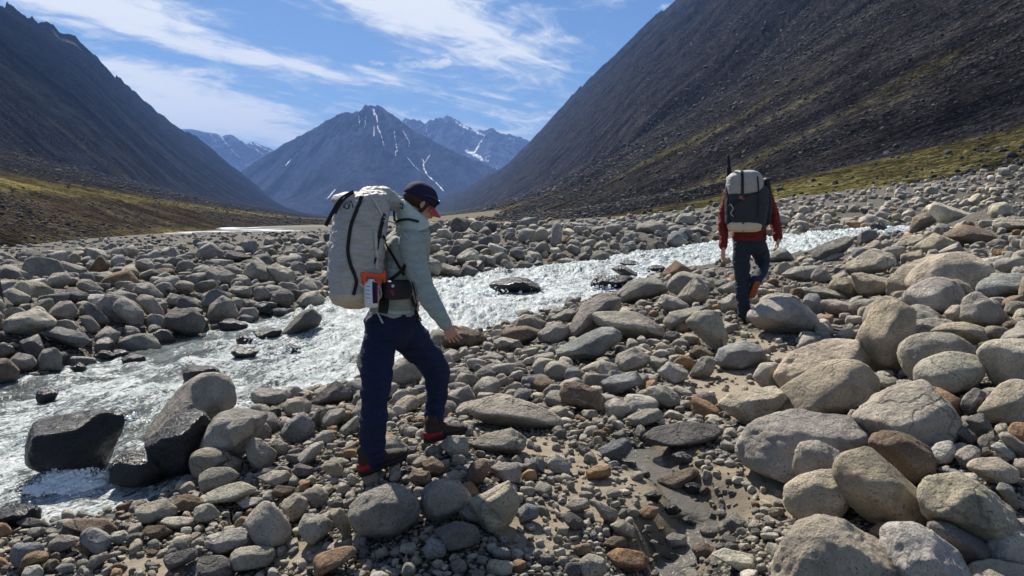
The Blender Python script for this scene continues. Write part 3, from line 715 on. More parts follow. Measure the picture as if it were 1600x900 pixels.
# one line per stone of the photograph: tint, roundness (r m a), water (w wet, n wet near the foot, - dry), name for others to refer to, outline
HERO = """
k m w wet black slab standing in the torrent|46,703 53,679 64,655 170,638 191,642 192,662 168,700 152,748 48,745
g m n big overhanging boulder beside the torrent|221,684 240,655 285,603 313,583 342,581 363,595 368,632 330,650 240,690
k m w brown-black wet boulder under the overhanging one|226,688 249,669 279,645 306,637 329,641 338,690 325,745 265,750 232,705
g m - |312,697 324,663 344,643 378,636 417,644 402,663 385,697 363,712 318,730
p a n block with a flat sunlit top by the water|391,616 402,606 446,608 456,619 439,636 402,633
d a - |484,628 525,594 551,614 547,624 488,632
g m - |441,636 451,624 473,620 487,631 483,646 451,649
u a - dark bluish pyramid stone|436,680 446,665 471,644 490,668 483,685 449,690
p m - |355,665 370,653 397,650 395,672 368,686
g m - |380,670 395,657 417,660 424,672 422,687 397,682
g m - blunt triangular stone above the round pair|384,697 391,683 407,686 432,707 429,716 417,736 395,731 385,716
g r - round boulder at the torrent's edge|295,724 302,707 324,699 351,704 361,716 330,745 312,748 300,741
g r - |311,743 329,730 358,729 374,741 353,760 317,770
g m - |336,721 353,710 378,716 378,729 373,738
p m - |311,778 347,760 376,752 391,758 400,767 376,780 324,787
w r - |465,714 483,697 503,690 506,694 493,714 476,726
w r - white oval stone|493,682 505,672 517,672 524,682 515,693 498,690
g r - |502,658 515,641 539,638 540,650 524,665 507,668
d r - |487,653 498,636 512,637 502,658 498,668
t r - |501,729 512,719 525,719 534,729 537,741 524,746
p r - |530,672 560,650 562,668 545,682
d r - |456,736 466,724 490,731 488,741 468,745
g m - |403,746 427,734 449,734 456,748 432,760
g m - |423,697 432,686 451,694 451,707 436,712
g r - egg-shaped stone standing on end|383,811 396,796 409,782 422,781 440,798 456,824 453,847 433,857 404,851 387,824
w m - long pale stone lying beside the egg|320,849 327,836 369,824 391,826 402,838 398,851 364,856 351,868 324,864
g r - |360,867 373,856 404,852 427,856 431,864 422,882 373,889
d m - |280,900 302,878 329,867 364,869 367,884 362,905
w a - white triangular stone|466,809 469,801 502,802 520,813 516,827 493,848 473,833
p a - |436,789 458,771 471,770 482,782 480,798 458,814 451,804
g r - |473,773 480,764 498,760 513,771 513,789 487,791
o r - tan loaf-shaped stone at the sand|489,891 493,867 524,856 551,853 558,862 536,878 493,896
t a - |516,802 533,793 544,807 549,833 542,842 531,824
p m - |302,796 313,786 329,787 344,804 324,816 304,813
w m - |373,784 387,777 413,776 413,784 382,793
b m - |424,769 433,758 462,762 458,771 431,777
g m - big brown-faced boulder below the near hiker|545,793 567,770 607,755 647,758 657,787 653,813 620,837 580,838 553,827
p r - round grey boulder half in the hiker's shade|657,787 663,760 690,747 723,757 737,780 717,800 687,813 663,807
c m - curved saddle-shaped pale stone|733,783 773,780 793,750 810,780 813,790 787,827 757,828
g r - |715,797 727,787 753,790 767,803 760,817 727,810
b r - |727,743 737,723 757,717 767,730 753,753 733,758
g r - |767,730 780,722 810,723 815,740 810,753 780,747
g r - long whale-backed boulder|730,640 740,627 780,618 823,627 873,650 880,660 860,668 797,663 763,660
g a - pointed streaky stone below the whale-backed one|733,697 757,680 797,668 820,687 823,697 807,707 757,703
p a - |688,697 700,683 730,680 733,707 710,715
p r - |593,697 600,680 620,680 640,700 637,717 597,707
b m - |660,723 677,715 700,727 697,742 667,740
b m - |637,747 647,733 673,737 673,753 653,760
d m - |680,827 713,813 750,820 750,847 697,853
u m - |660,857 673,840 697,847 698,870 667,872
u m - |550,853 557,837 573,838 572,857
u a - small blue-grey wedge at the sand's edge|817,727 833,713 850,713 852,737 823,737
p a - |855,715 870,708 893,722 890,738 862,732
u r - |808,797 823,785 843,792 840,807 813,815
b m - brown-crusted boulder|874,611 880,598 900,596 933,607 947,624 943,642 900,633 878,627
w m - |945,630 960,622 977,627 988,640 970,652 950,647
g m - |1010,603 1037,602 1057,617 1063,630 1037,637 1017,627
p m - |980,652 1007,638 1027,638 1037,653 1007,665 990,663
d m n long dark boulder at the head of the trickle|1005,683 1027,668 1070,658 1120,665 1127,677 1110,688 1053,695 1020,693
u m n |935,703 960,692 983,683 988,703 967,718 940,715
o r - orange-brown flattened stone|915,735 933,727 953,728 955,742 940,748 917,747
b m n |1027,750 1060,737 1083,730 1093,740 1060,760 1037,758
k r w |1070,757 1083,753 1098,760 1093,768 1073,767
o m - tan-orange stone by the trickle|947,867 963,857 1003,863 1015,877 993,890 953,888
w m - |903,877 920,865 943,873 948,893 920,902 905,893
p r - |953,820 973,811 992,823 990,838 967,833
b r n |942,850 960,837 980,840 980,853 960,858
p a - |923,780 940,790 967,800 963,813 947,810
p r - |883,790 897,778 918,778 922,792 900,798
d r - |875,807 893,800 913,813 913,825 890,820
w r n white stone lying in the trickle|1040,840 1053,832 1072,837 1073,850 1047,852
c r w flat cream disc in the shallow water|1032,867 1050,865 1068,870 1053,876
b r n |1080,857 1097,845 1120,857 1120,870 1090,870
p m - |1115,867 1133,857 1170,867 1183,887 1153,887
u m w |1050,710 1067,705 1082,715 1080,723 1060,722
o m n |995,800 1013,790 1030,793 1023,807 1003,808
k m w |1007,772 1020,767 1035,772 1033,780 1013,778
k a w |1038,790 1053,787 1065,797 1053,803 1040,802
d m w |1065,810 1077,805 1090,817 1083,823
d r n |1093,827 1110,823 1123,830 1120,838 1097,835
g m - big humped boulder on the sand's far side|1158,700 1180,660 1233,641 1313,653 1349,678 1344,704 1278,713 1211,738 1167,722
t r - big smooth leaning boulder|1200,642 1233,602 1287,569 1331,564 1362,587 1367,607 1349,638 1304,647 1207,649
t m - |1216,584 1238,549 1287,531 1336,531 1353,549 1349,567 1287,567 1229,604
t m - |1127,633 1144,618 1220,604 1229,616 1198,651 1167,662
p r - |1178,589 1189,569 1216,567 1218,596 1198,607
t m - tall tan boulder with a dark hole|1341,530 1364,484 1375,470 1402,468 1420,478 1416,575 1400,586 1372,578 1350,560
p m - |1407,509 1411,489 1427,477 1449,480 1467,494 1420,522
p m - |1409,527 1420,501 1449,497 1489,503 1460,520 1413,540
t r - |1457,518 1476,507 1502,504 1533,513 1542,529 1524,544 1493,530
g r - |1409,549 1418,529 1449,520 1484,522 1516,542 1518,553 1471,556 1431,589 1418,576
p r - smooth oval boulder resting on top of the pile|1432,584 1438,571 1476,551 1504,552 1531,560 1533,584 1520,602 1467,616 1444,611
p r - |1530,549 1538,533 1582,531 1620,533 1630,595 1560,598 1553,584
g a - sharp-topped grey wedge|1502,489 1509,464 1524,458 1573,500 1569,511 1533,512 1502,502
t m - |1476,489 1487,478 1502,477 1502,502 1480,502
p m - great pale boulder in the middle of the pile|1340,651 1384,616 1433,596 1473,633 1487,678 1451,709 1393,696 1362,678
b m - rough brownish lump|1360,691 1384,674 1420,682 1451,704 1460,740 1424,756 1384,740
t r - |1307,740 1313,713 1358,700 1376,731 1411,749 1442,776 1429,807 1376,818 1327,784
c r - egg-smooth speckled boulder on the sand|1227,771 1242,747 1278,734 1304,736 1327,776 1313,798 1264,810 1233,793
g m - |1242,722 1251,691 1278,689 1313,709 1309,731 1256,740
t m - big streaked boulder|1436,767 1456,742 1496,738 1540,762 1580,793 1576,820 1549,851 1482,820 1447,802
t a - broad blunt boulder at the bottom|1211,895 1233,847 1291,810 1384,856 1407,900 1407,940 1211,940
w m - white speckled boulder at the bottom|1379,837 1395,819 1424,816 1458,831 1496,865 1510,889 1499,930 1406,930 1386,871
b a - |1360,831 1372,819 1403,815 1380,842
c m - |1502,900 1522,880 1545,876 1602,892 1630,935 1502,935
p m - |1536,871 1559,828 1574,822 1612,836 1612,888 1551,877
d m - |1452,819 1481,815 1533,842 1545,860 1522,877 1510,883
w r - small white egg-like stone|1452,709 1467,692 1484,689 1493,704 1484,721 1458,724
g m - |1493,712 1516,696 1530,704 1525,721 1504,727
c r - |1513,730 1525,717 1557,715 1588,735 1583,750 1545,750
u r - |1559,767 1565,755 1580,761 1591,787 1585,793
p m - |1564,678 1574,675 1612,698 1612,718 1580,700
o m - orange-brown cap stone|1577,678 1585,660 1612,660 1612,698
w r - |1549,698 1559,691 1577,698 1585,712 1568,718
t m - |1531,640 1560,604 1580,594 1612,598 1612,640 1567,656 1549,656
p r - |1564,642 1569,631 1612,629 1612,662 1567,658
d m - |1503,629 1520,607 1538,611 1533,638 1511,644
d r - |1510,657 1533,646 1548,666 1533,683
d m - |1484,672 1505,666 1525,680 1510,692
t r - huge rounded boulder above the pile|1428,440 1447,411 1473,397 1504,396 1531,411 1541,433 1527,453 1440,462
t m - |1388,442 1407,420 1464,400 1447,430 1427,455 1391,460
p m - heavily speckled boulder|1418,460 1429,449 1460,434 1482,438 1502,456 1504,473 1480,490 1430,480
t r - |1484,440 1496,437 1516,447 1523,458 1509,475
u r - |1529,449 1540,436 1573,428 1612,429 1612,458 1551,465 1533,458
c m - long curved slab on the bank|1452,322 1464,316 1496,331 1529,338 1527,353 1504,352 1464,344
t r - dome-shaped boulder|1548,331 1556,318 1569,316 1583,327 1582,341 1551,342
t a - long squared block|1551,344 1558,342 1612,342 1612,362 1553,359
p m - |1529,344 1551,343 1550,356 1531,354
b m - broad brown boulder|1473,371 1504,353 1529,357 1562,376 1562,384 1504,382
t a - |1430,389 1458,366 1489,380 1464,400 1449,400
c r - |1399,384 1413,371 1438,367 1442,378 1413,391
t m - |1411,398 1438,391 1444,404 1424,413 1409,407
b a - |1422,367 1429,340 1447,332 1462,347 1436,356
w m - |1467,393 1496,379 1503,389 1500,396 1469,399
c a - tilted flat-topped slab|1318,422 1364,390 1396,401 1393,413 1362,431 1322,424
t m - |1331,429 1340,427 1387,438 1389,447 1367,464 1344,456
t m - |1297,449 1304,438 1322,434 1340,447 1340,460 1322,464
t a - |1291,436 1318,424 1329,433 1304,441
g r - |1258,453 1280,449 1313,458 1323,467 1313,469 1269,462
g m - |1282,471 1304,468 1340,478 1340,489 1304,491 1287,482
p a - |1322,502 1324,493 1349,493 1349,507 1324,508
u m - upright dark stone behind the far hiker's boulder|1257,469 1262,460 1278,461 1288,487 1282,493 1273,493
g r - big rounded boulder at the far hiker's feet|1172,492 1190,473 1220,466 1244,471 1269,491 1278,508 1275,520 1224,516 1185,508
g m - |1188,471 1198,461 1229,459 1242,465 1200,480
d m n |1269,402 1276,387 1300,383 1327,371 1318,391 1287,409
g m - |1283,409 1304,392 1318,398 1304,407
p m - |1224,429 1244,418 1276,416 1273,438 1251,440
g m - |1268,433 1278,418 1293,427 1291,442 1273,443
g r n round boulder in the water behind the far hiker|1202,404 1213,391 1227,390 1238,402 1240,409 1207,409
t m - |1348,387 1367,376 1376,378 1373,389 1353,398
g r - |1372,382 1384,374 1396,384 1387,391
k m w dark blue boulder in the upper rapids|1358,351 1367,346 1380,351 1388,362 1384,367 1369,366
t m - |1307,520 1349,509 1344,529 1307,529
g m - long boulder on the riverbank|965,459 982,439 1009,434 1043,437 1043,454 1009,468 972,473
o m - tan boulder with a ridged top|1033,432 1058,407 1072,415 1084,427 1067,434
g m - |1043,456 1044,437 1060,424 1087,429 1111,439 1116,451 1087,466 1058,466
p a - pale triangular boulder|1059,466 1087,432 1109,449 1106,471 1087,478
p a - |1028,473 1036,460 1058,466 1077,478 1053,490
p m - |1037,503 1048,488 1097,478 1106,483 1072,503 1048,517
g m - pitted boulder leaning on its point|1072,505 1087,488 1116,484 1128,510 1136,532 1124,550 1094,527
p r - long smooth slab|926,491 938,486 994,487 1031,508 1038,520 1026,529 970,522 935,507
g m - |961,571 965,554 989,542 1016,556 1009,569 962,583
w m - |1009,561 1021,556 1042,564 1026,580
w a - white angular block|1028,581 1045,565 1075,581 1067,593 1050,599
g m - |1078,586 1097,560 1116,556 1117,576 1106,591
u m - banded blue-grey boulder|1117,566 1126,544 1158,533 1182,539 1194,561 1175,571 1136,575
b m - |1077,552 1087,539 1119,554 1106,561 1082,561
o r - small orange stone|1055,517 1062,504 1075,508 1075,520
u a - |939,598 956,589 998,580 1003,600 956,616 944,613
g m - |1122,473 1143,460 1153,466 1153,486 1131,488
g m - |1114,446 1126,435 1139,437 1128,449
p m - |1122,451 1146,440 1150,454 1131,460
b a n brown angular boulder beyond the hiker's hand|690,525 720,509 749,520 760,530 740,544 696,543
b m n |783,524 789,514 824,509 844,517 833,531 811,538
g a - |771,536 782,527 807,533 818,548 780,546
g a - |840,522 867,502 887,507 891,524 876,536 844,534
g m - tall leaning slab by the water|887,517 914,472 943,457 969,465 963,481 931,491 927,514 898,530
u a - ridged blue-grey ramp of rock|869,553 936,513 962,511 970,524 933,562 889,560
g a n |807,491 834,493 853,504 844,517 805,510
p m n |860,497 882,483 902,485 886,504
k a w black slab in midstream|765,452 766,441 799,433 821,436 844,452 831,459 766,459
k a w |923,446 934,430 985,431 989,443 960,452
k m w |968,411 982,406 995,409 1002,419 982,419
k a w |1010,414 1039,417 1034,427 1010,425
d m w |955,420 969,414 995,427 992,435 972,430
p a - big pale cube-like boulder across the river|713,400 733,388 745,392 748,417 715,408
p m - |684,418 693,411 720,420 713,430 685,427
d m n |719,427 725,412 747,422 743,433 722,435
p a - |755,398 775,403 773,415 757,413
g a n |782,415 787,405 803,418 793,424
d m n |803,422 815,407 832,413 827,423
g a - squared boulder beside the upright slab|810,375 813,357 837,360 835,380 825,382
p a - |835,377 838,360 848,355 860,367 858,378
g m - upright slab across the river|860,378 863,352 870,347 878,353 878,378 870,388
p m - |683,370 685,358 698,357 712,372 695,375
p m n |870,407 883,403 900,407 887,415
d a n |922,410 930,395 942,391 952,398 950,412
g m - broad humped boulder across the river|993,362 1000,350 1022,345 1040,350 1042,358 1013,367
u a n blue-grey boulder at the far waterline|1042,383 1045,368 1055,361 1068,370 1065,383 1047,389
g r - |1055,348 1063,335 1080,333 1088,342 1080,352
g r n |1080,368 1088,365 1098,382 1090,383
g a - |1075,360 1090,354 1110,362 1100,368
g m - |945,362 947,353 967,350 972,358 953,368
d r n |1022,382 1027,375 1038,387 1030,392
g m - |897,353 910,355 913,367 902,368
p m - big pale blunt boulder on the far bank|10,498 20,491 58,483 86,502 80,511 44,520 13,522
u r n |69,520 89,510 124,518 137,533 122,542 78,529
g m - |73,489 96,472 116,470 120,484 111,502 89,500
g r - |178,484 180,469 196,466 224,487 224,504 213,512 191,500
d a - |129,478 142,472 169,496 164,507 144,496
g r - |6,458 20,450 44,462 42,473 27,478
g r - |74,442 84,427 102,426 111,438 93,451 78,452
g r - |120,444 127,436 142,437 160,451 158,458 133,454
d m - |100,464 104,451 133,458 142,469 120,473
g m - |206,458 218,442 233,442 253,464 236,469
g r - |214,471 222,460 240,464 256,487 253,496 233,493
p m - |216,438 224,427 242,420 249,429 231,438
g m n |60,560 69,545 89,543 96,553 93,575 65,580
g r n |17,562 29,551 50,556 57,568 45,577 22,575
b m n |-20,588 0,560 14,562 30,580 24,594 -10,600
d r - |127,493 142,493 156,513 142,520
g m - |169,402 178,387 196,387 197,402
p m - |197,400 198,383 209,383 218,393 204,403
d m n big dark boulder at the far waterline|258,493 276,484 304,481 320,496 319,516 296,524 264,513
g m n |322,491 329,476 347,462 362,469 371,493 364,502 329,504
g a - |356,464 382,464 383,484 367,480
g m - |357,456 364,447 393,448 393,464 378,464
g a - long sloping slab on the far bank|384,433 384,406 396,406 442,432 440,445 400,440
p m - |418,416 433,412 458,424 460,440 440,447
d a n |424,476 427,460 440,450 458,456 460,471 447,480
p m n |464,471 476,458 496,454 509,469 491,484 473,480
d m n long dark boulder leaning in the rapids|433,524 471,487 487,482 502,496 498,509 453,527
k m w |402,491 404,476 418,473 424,491
p m - |322,429 329,416 347,418 367,429 364,442 329,447
d a - |350,404 358,391 378,396 396,402 364,411
u m - |380,391 382,376 400,374 402,396 387,398
p m - |411,384 416,371 427,373 431,384
g m - |396,467 398,447 413,448 424,464 409,471
g m - |463,376 473,369 491,373 491,384 473,384
p m - |484,393 493,387 509,396 507,407 498,405
d a w |344,498 364,498 387,507 382,516 347,516
k m w |396,516 418,511 440,513 436,524 404,528
k m w |369,529 380,520 396,529 393,538 371,539
d m w |361,551 373,541 404,549 396,558 373,560
u a w |438,547 453,536 471,544 458,553 444,553
g m - |273,447 284,438 304,444 302,456 284,460
g a - |260,467 267,458 284,464 282,480 264,478
g m - |473,418 480,408 498,409 504,418 484,427
k m w black wet boulder at the torrent's near edge|-20,800 40,786 58,790 65,810 24,822 -20,815
d r n |24,816 40,808 56,811 78,822 40,824
b m n flat dark brown boulder at the water's edge|96,820 112,811 164,812 184,826 168,836 120,826
c m - tan block at the torrent's edge|209,796 216,790 256,779 278,794 278,804 246,814 222,812
b m - |266,784 290,771 305,775 318,785 300,797 280,794
d r - |86,835 110,815 126,820 126,836 100,838
g m - |75,856 78,844 96,834 120,840 122,850 86,864
u m - |126,842 132,824 144,826 170,840 172,858 158,864
u r - |16,862 22,850 52,847 70,852 60,875 30,884 18,876
o r - orange-tan rounded stone|33,886 42,866 58,860 76,868 74,876 38,893
o m - orange pebble|118,852 128,845 148,858 144,866 128,862
o m - |-10,816 8,817 19,832 0,840
w m - |169,844 176,832 192,829 202,840 190,848
b m - |220,834 230,821 256,820 270,830 256,840
p r - |251,816 260,808 302,810 305,820 270,826
d a - |256,880 260,868 305,856 308,872 268,888
w r - |33,900 40,886 60,882 68,892 64,905 33,905
p r - |42,832 48,824 68,823 72,832 60,840
b r - |71,884 76,874 88,873 92,884 80,892
u r - |86,888 96,880 112,880 116,890 104,896
g r - |613,600 617,570 637,555 657,573 660,590 640,604
g m n |557,573 558,547 590,545 600,560 596,585
g m n |666,530 676,515 690,515 700,530 693,546 676,543
k m w |58,612 66,606 82,607 90,616 80,628 62,626
k m w |147,556 160,547 172,548 180,556 170,562 150,562
k m w |285,580 300,570 335,572 345,585 330,596 290,595
d m w |190,560 205,552 228,556 226,566 196,568
k m w |110,575 125,566 135,575 125,582
d m w |175,720 200,702 240,704 262,730 240,760 190,756
"""
def hull2(pts):
    pts = sorted(set(map(tuple, pts)))
    def half(ps):
        h = []
        for p in ps:
            while len(h) > 1 and (h[-1][0] - h[-2][0]) * (p[1] - h[-2][1]) - (h[-1][1] - h[-2][1]) * (p[0] - h[-2][0]) <= 0: h.pop()
            h.append(p)
        return h
    a = half(pts); b = half(pts[::-1]); return a[:-1] + b[:-1]

HERO_DISC = []      # (x, y, r) of every placed boulder for the fill to avoid
ROCKS = []          # dicts for the labels
class Rk: pass
def place_hero(line, i):
    head, outl = line.split('|'); hp = head.split(' ', 3)
    t, rd, wt = hp[:3]; nm = hp[3].strip() if len(hp) > 3 else ''
    pts = np.array([[float(v) for v in s.split(',')] for s in outl.split()])
    kx = 1.11 if pts[:, 0].mean() > 1130 and pts[:, 1].mean() > 370 else 1.04
    pts = pts.mean(axis=0) + (pts - pts.mean(axis=0)) * kx
    H = np.array(hull2(pts.tolist())); r_ = np.random.default_rng(1000 + i)
    x0, y0 = pts.min(axis=0); x1, y1 = pts.max(axis=0)
    cxp, cyp = (x0 + x1) / 2, (y0 + y1) / 2
    w, h = x1 - x0, y1 - y0
    yb = y1 - 0.10 * h
    inw = wt == 'w' or (wt == 'n' and river(*[np.array([v]) for v in (lambda q: (q[0], q[1]))(Q(cxp, cyp, ground_at_px(cxp, min(yb, 1000), water=True) or 30.0))])[2][0] > 0)
    d0 = ground_at_px(cxp, min(yb, 1000), water=inw)
    if d0 is None: d0 = 40.0
    hd = 0.5 * math.sqrt(w * h) * r_.uniform(0.85, 1.1) / FPX      # half depth per metre of distance
    hd = max(hd, 0.34 * w / FPX)
    inw = wt in 'wn' and inw
    # find where along the sight line its foot stands on the ground
    dd_ = d0 * np.linspace(1.10, 0.60, 64)
    xx_, yy_, zz_ = Q(cxp, cyp, dd_)
    gg_ = height(xx_, dd_, inw)
    clr = zz_ - (h / 2) * dd_ / FPX * 0.80 - gg_
    ok_ = np.where(clr >= 0)[0]
    d = dd_[ok_[0]] if len(ok_) else d0
    d += {98: -.30, 8: -.75}.get(i, 0.0)
    s = d / FPX
    c = np.array(Q(cxp, cyp, d))
    L = np.c_[(H[:, 0] - cxp) * s, (cyp - H[:, 1]) * s]
    nrm, dst = [], []
    hdm = hd * d
    for k in range(len(L)):
        a, b = L[k], L[(k + 1) % len(L)]
        e = b - a; ln = np.hypot(*e)
        if ln < 1e-6: continue
        n = np.array([e[1], -e[0]]) / ln
        p = n @ a
        if p < 0: n, p = -n, -p
        p = max(p, 0.12 * hdm)
        tl = math.radians(r_.uniform(12, 32)); tb = math.radians(r_.uniform(15, 35))
        nrm.append((n[0] * math.cos(tl), -math.sin(tl), n[1] * math.cos(tl))); dst.append(p * math.cos(tl))
        nrm.append((n[0] * math.cos(tb), math.sin(tb), n[1] * math.cos(tb))); dst.append(p * math.cos(tb))
    hz_ = h * s / 2; hw = w * s / 2
    for sg in (-1, 1):
        a = r_.uniform(-.35, .35); b = r_.uniform(-.1, .35); n = np.array([a, sg, b]); n /= np.linalg.norm(n)
        nrm.append(tuple(n)); dst.append(hdm * r_.uniform(.85, 1.0))
        for _ in range(2):
            n = np.array([r_.uniform(-.8, .8), sg * r_.uniform(.5, .9), r_.uniform(-.2, .8)]); n /= np.linalg.norm(n)
            sup = math.sqrt((n[0] * hw) ** 2 + (n[1] * hdm) ** 2 + (n[2] * hz_) ** 2)
            nrm.append(tuple(n)); dst.append(sup * r_.uniform(.82, .98))
    for _ in range({'r': 4, 'm': 11, 'a': 16}[rd]):        # chipped faces
        n = r_.normal(size=3); n /= np.linalg.norm(n)
        sup = math.sqrt((n[0] * hw) ** 2 + (n[1] * hdm) ** 2 + (n[2] * hz_) ** 2)
        nrm.append(tuple(n)); dst.append(sup * r_.uniform(*{'r': (.93, 1.02), 'm': (.84, .99), 'a': (.80, .96)}[rd]))
    beta = {'r': 14, 'm': 30, 'a': 60}[rd] * 1.0
    lvl = 5 if w > 110 else (4 if w > 34 else 3)
    rough = {'r': .030, 'm': .055, 'a': .070}[rd]
    P, f = rock_verts(lvl, np.array(nrm), np.array(dst), beta, (hw, hdm, hz_), i + 1, rough)
    # the soft minimum pulls the outline in a little: stretch back to the outline's own size
    sx = (2 * hw) / (P[:, 0].max() - P[:, 0].min()); sz = (2 * hz_) / (P[:, 2].max() - P[:, 2].min())
    P[:, 0] = (P[:, 0] - (P[:, 0].max() + P[:, 0].min()) / 2) * sx
    P[:, 2] = (P[:, 2] - (P[:, 2].max() + P[:, 2].min()) / 2) * sz
    # sink the foot a little way into the ground
    low = P[:, 2] < 0
    g = float(height(np.array([c[0]]), np.array([c[1]]), inw)[0])
    bottom = c[2] - hz_
    ext = max(bottom - g, 0) + 0.05 * hz_ + 0.01
    if ext > 0:
        P[low, 2] *= 1 + min(ext, 0.7 * hz_) / hz_
    name = 'boulder' if max(w * s, h * s) > 0.33 else 'stone'
    me = np_mesh(name, P, f)
    o = link(name, me, M_rock); o.location = c
    jt = r_.uniform(.84, 1.13) * (1.13 if cxp > 1130 and t not in 'kdbo' else 1.0); tc_ = TINT[t]
    o['tint'] = [tc_[0] * jt * r_.uniform(.97, 1.03), tc_[1] * jt, tc_[2] * jt * r_.uniform(.95, 1.05)]
    o['wet'] = {'w': 0.95, 'n': 0.28, '-': 0.0}[wt]
    q = Rk(); q.o = o; q.t = t; q.rd = rd; q.wt = wt; q.nm = nm; q.px = (cxp, cyp, w, h); q.c = c; q.wm = w * s; q.hm = h * s; q.dm = hdm * 2
    ROCKS.append(q)
    HERO_DISC.append((c[0], c[1], (hw + hdm) / 2, c[2] + hz_))
for i, line in enumerate([l for l in HERO.strip().split('\n') if l.strip()]):
    place_hero(line, i)

# ---- the rest of the stones: prototypes, then dart throwing over the ground
NPROTO = 22
proto_mesh = []
for k in range(NPROTO):
    r_ = np.random.default_rng(50 + k)
    nf = r_.integers(9, 16)
    n = r_.normal(size=(nf, 3)); n /= np.linalg.norm(n, axis=1, keepdims=True)
    n = np.r_[n, [[0, 0, 1], [0, 0, -1], [1, 0, 0], [-1, 0, 0], [0, 1, 0], [0, -1, 0]]]
    dims = np.array([1.0, r_.uniform(.62, .95), r_.uniform(.42, .8)])
    sup = np.sqrt(((n * dims) ** 2).sum(axis=1)) * r_.uniform(.78, 1.02, size=len(n))
    P, f = rock_verts(3, n, sup, ([7, 9, 12, 16][k % 4] if k < 11 else [20, 28, 36, 50][k % 4]), dims, 300 + k, r_.uniform(.04, .085))
    P = P / np.abs(P[:, 0]).max() * 0.5     # one unit long
    me = np_mesh('stone_shape', P, f); me.materials.append(M_rock); proto_mesh.append(me)

NC = 150000
cpx = rng.uniform(-160, 1760, NC); cw = rng.uniform(math.log(2.5), math.log(120), NC)
cd = np.exp(cw)
cxx = (cpx - 800) / FPX * cd
ch = height(cxx, cd)
e = 0.02
ch2 = height(cxx * (1 + e), cd * (1 + e))
_, pya = to_px(cxx, cd, ch); _, pyb = to_px(cxx * (1 + e), cd * (1 + e), ch2)
dpy = (pya - pyb) / e
wgt = np.maximum(dpy, 14 + 0 * cd)
spx, spy = to_px(cxx, cd, ch)
keep = rng.uniform(0, 1, NC) < wgt / 560
t_, wz_, ins_ = river(cxx, cd)
inriv = (ins_ > 0.05) & (cd < 60)
near_r = (ins_ > -0.5) & (ins_ <= 0.05) & (cd < 60)
keep &= (~inriv) | (rng.uniform(0, 1, NC) < np.where(cd > 9, .06, .03))
side_far = t_ > 0.5
left_flat = (cd > 30) & (spx < 620) & side_far
right_far = (cd > 26) & (spx > 620) & side_far
# where turf begins
turf_px = np.interp(cpx, [-200, 560, 640, 700, 800, 900, 1000, 1200, 1400, 1600, 1900], [59, 110, 60, 50, 52, 60, 72, 76, 72, 67, 70])
keep &= cd < turf_px
u = rng.uniform(0, 1, NC)
size = np.where(spx < 1150, 15 * np.exp(rng.normal(0, 0.55, NC)), 20 * np.exp(rng.normal(0, 0.6, NC))) * cd / FPX   # near ground, metres
size = np.where((cd > 5.5) & (~side_far), 0.13 * np.exp(rng.normal(0, 0.6, NC)) * np.where(spx > 1100, 1.35, 1), size)
size = np.where(side_far & (cd < 30), 0.30 * np.exp(rng.normal(0, 0.55, NC)), size)
size = np.where(right_far, 0.42 * np.exp(rng.normal(0, 0.5, NC)), size)
edge_ = np.interp(spx, [0, 250, 340, 600], [17, 21, 31, 36])
left_flat = side_far & (spx < 620) & (cd > edge_)
size = np.where(left_flat, 0.15 * np.exp(rng.normal(0, 0.4, NC)) * np.clip(cd / 28, .8, 2), size)
s0 = np.where(cd < 5.5, 15 * cd / FPX, 0.13)
s0 = np.where((spx > 1330) & ~side_far, np.maximum(s0, .2), s0); s0 = np.where(side_far, 0.28, s0); s0 = np.where(right_far, .4, s0); s0 = np.where(left_flat, .15 * np.clip(cd / 28, .8, 2), s0); s0 = np.where(side_far & (spx < 620) & ~left_flat, .23, s0)
keep &= rng.uniform(0, 1, NC) < np.minimum(1, (s0 * 1.15 / size) ** 2.6)
mxs = np.where(spx < 1130, 0.30, 0.42); mxs = np.where(cd < 5.5, np.where(spx < 1150, .13, .2), mxs)
mxs = np.where((spx > 1330) & ~side_far, np.where(cd < 5.5, .32, .62), mxs); mxs = np.where(side_far, .72, mxs); mxs = np.where(right_far, 1.0, mxs); mxs = np.where((cd > 20) & (spy < 356) & (spx < 1050), np.minimum(mxs, .5), mxs); mxs = np.where(left_flat, .3 * np.clip(cd / 30, 1, 2), mxs); mxs = np.where(inriv, .62, mxs)
size = np.minimum(size, mxs * rng.uniform(.8, 1.0, NC))
snd = sandiness(spx, spy)
keep &= rng.uniform(0, 1, NC) > snd * 0.66
size = np.where(snd > 0.25, np.minimum(size, 0.065 * np.exp(rng.normal(0, 0.4, NC))), size)
size = np.clip(size, 0.018 + 2.2 * cd / FPX, np.where(cd < 6, 0.24, 1.25))
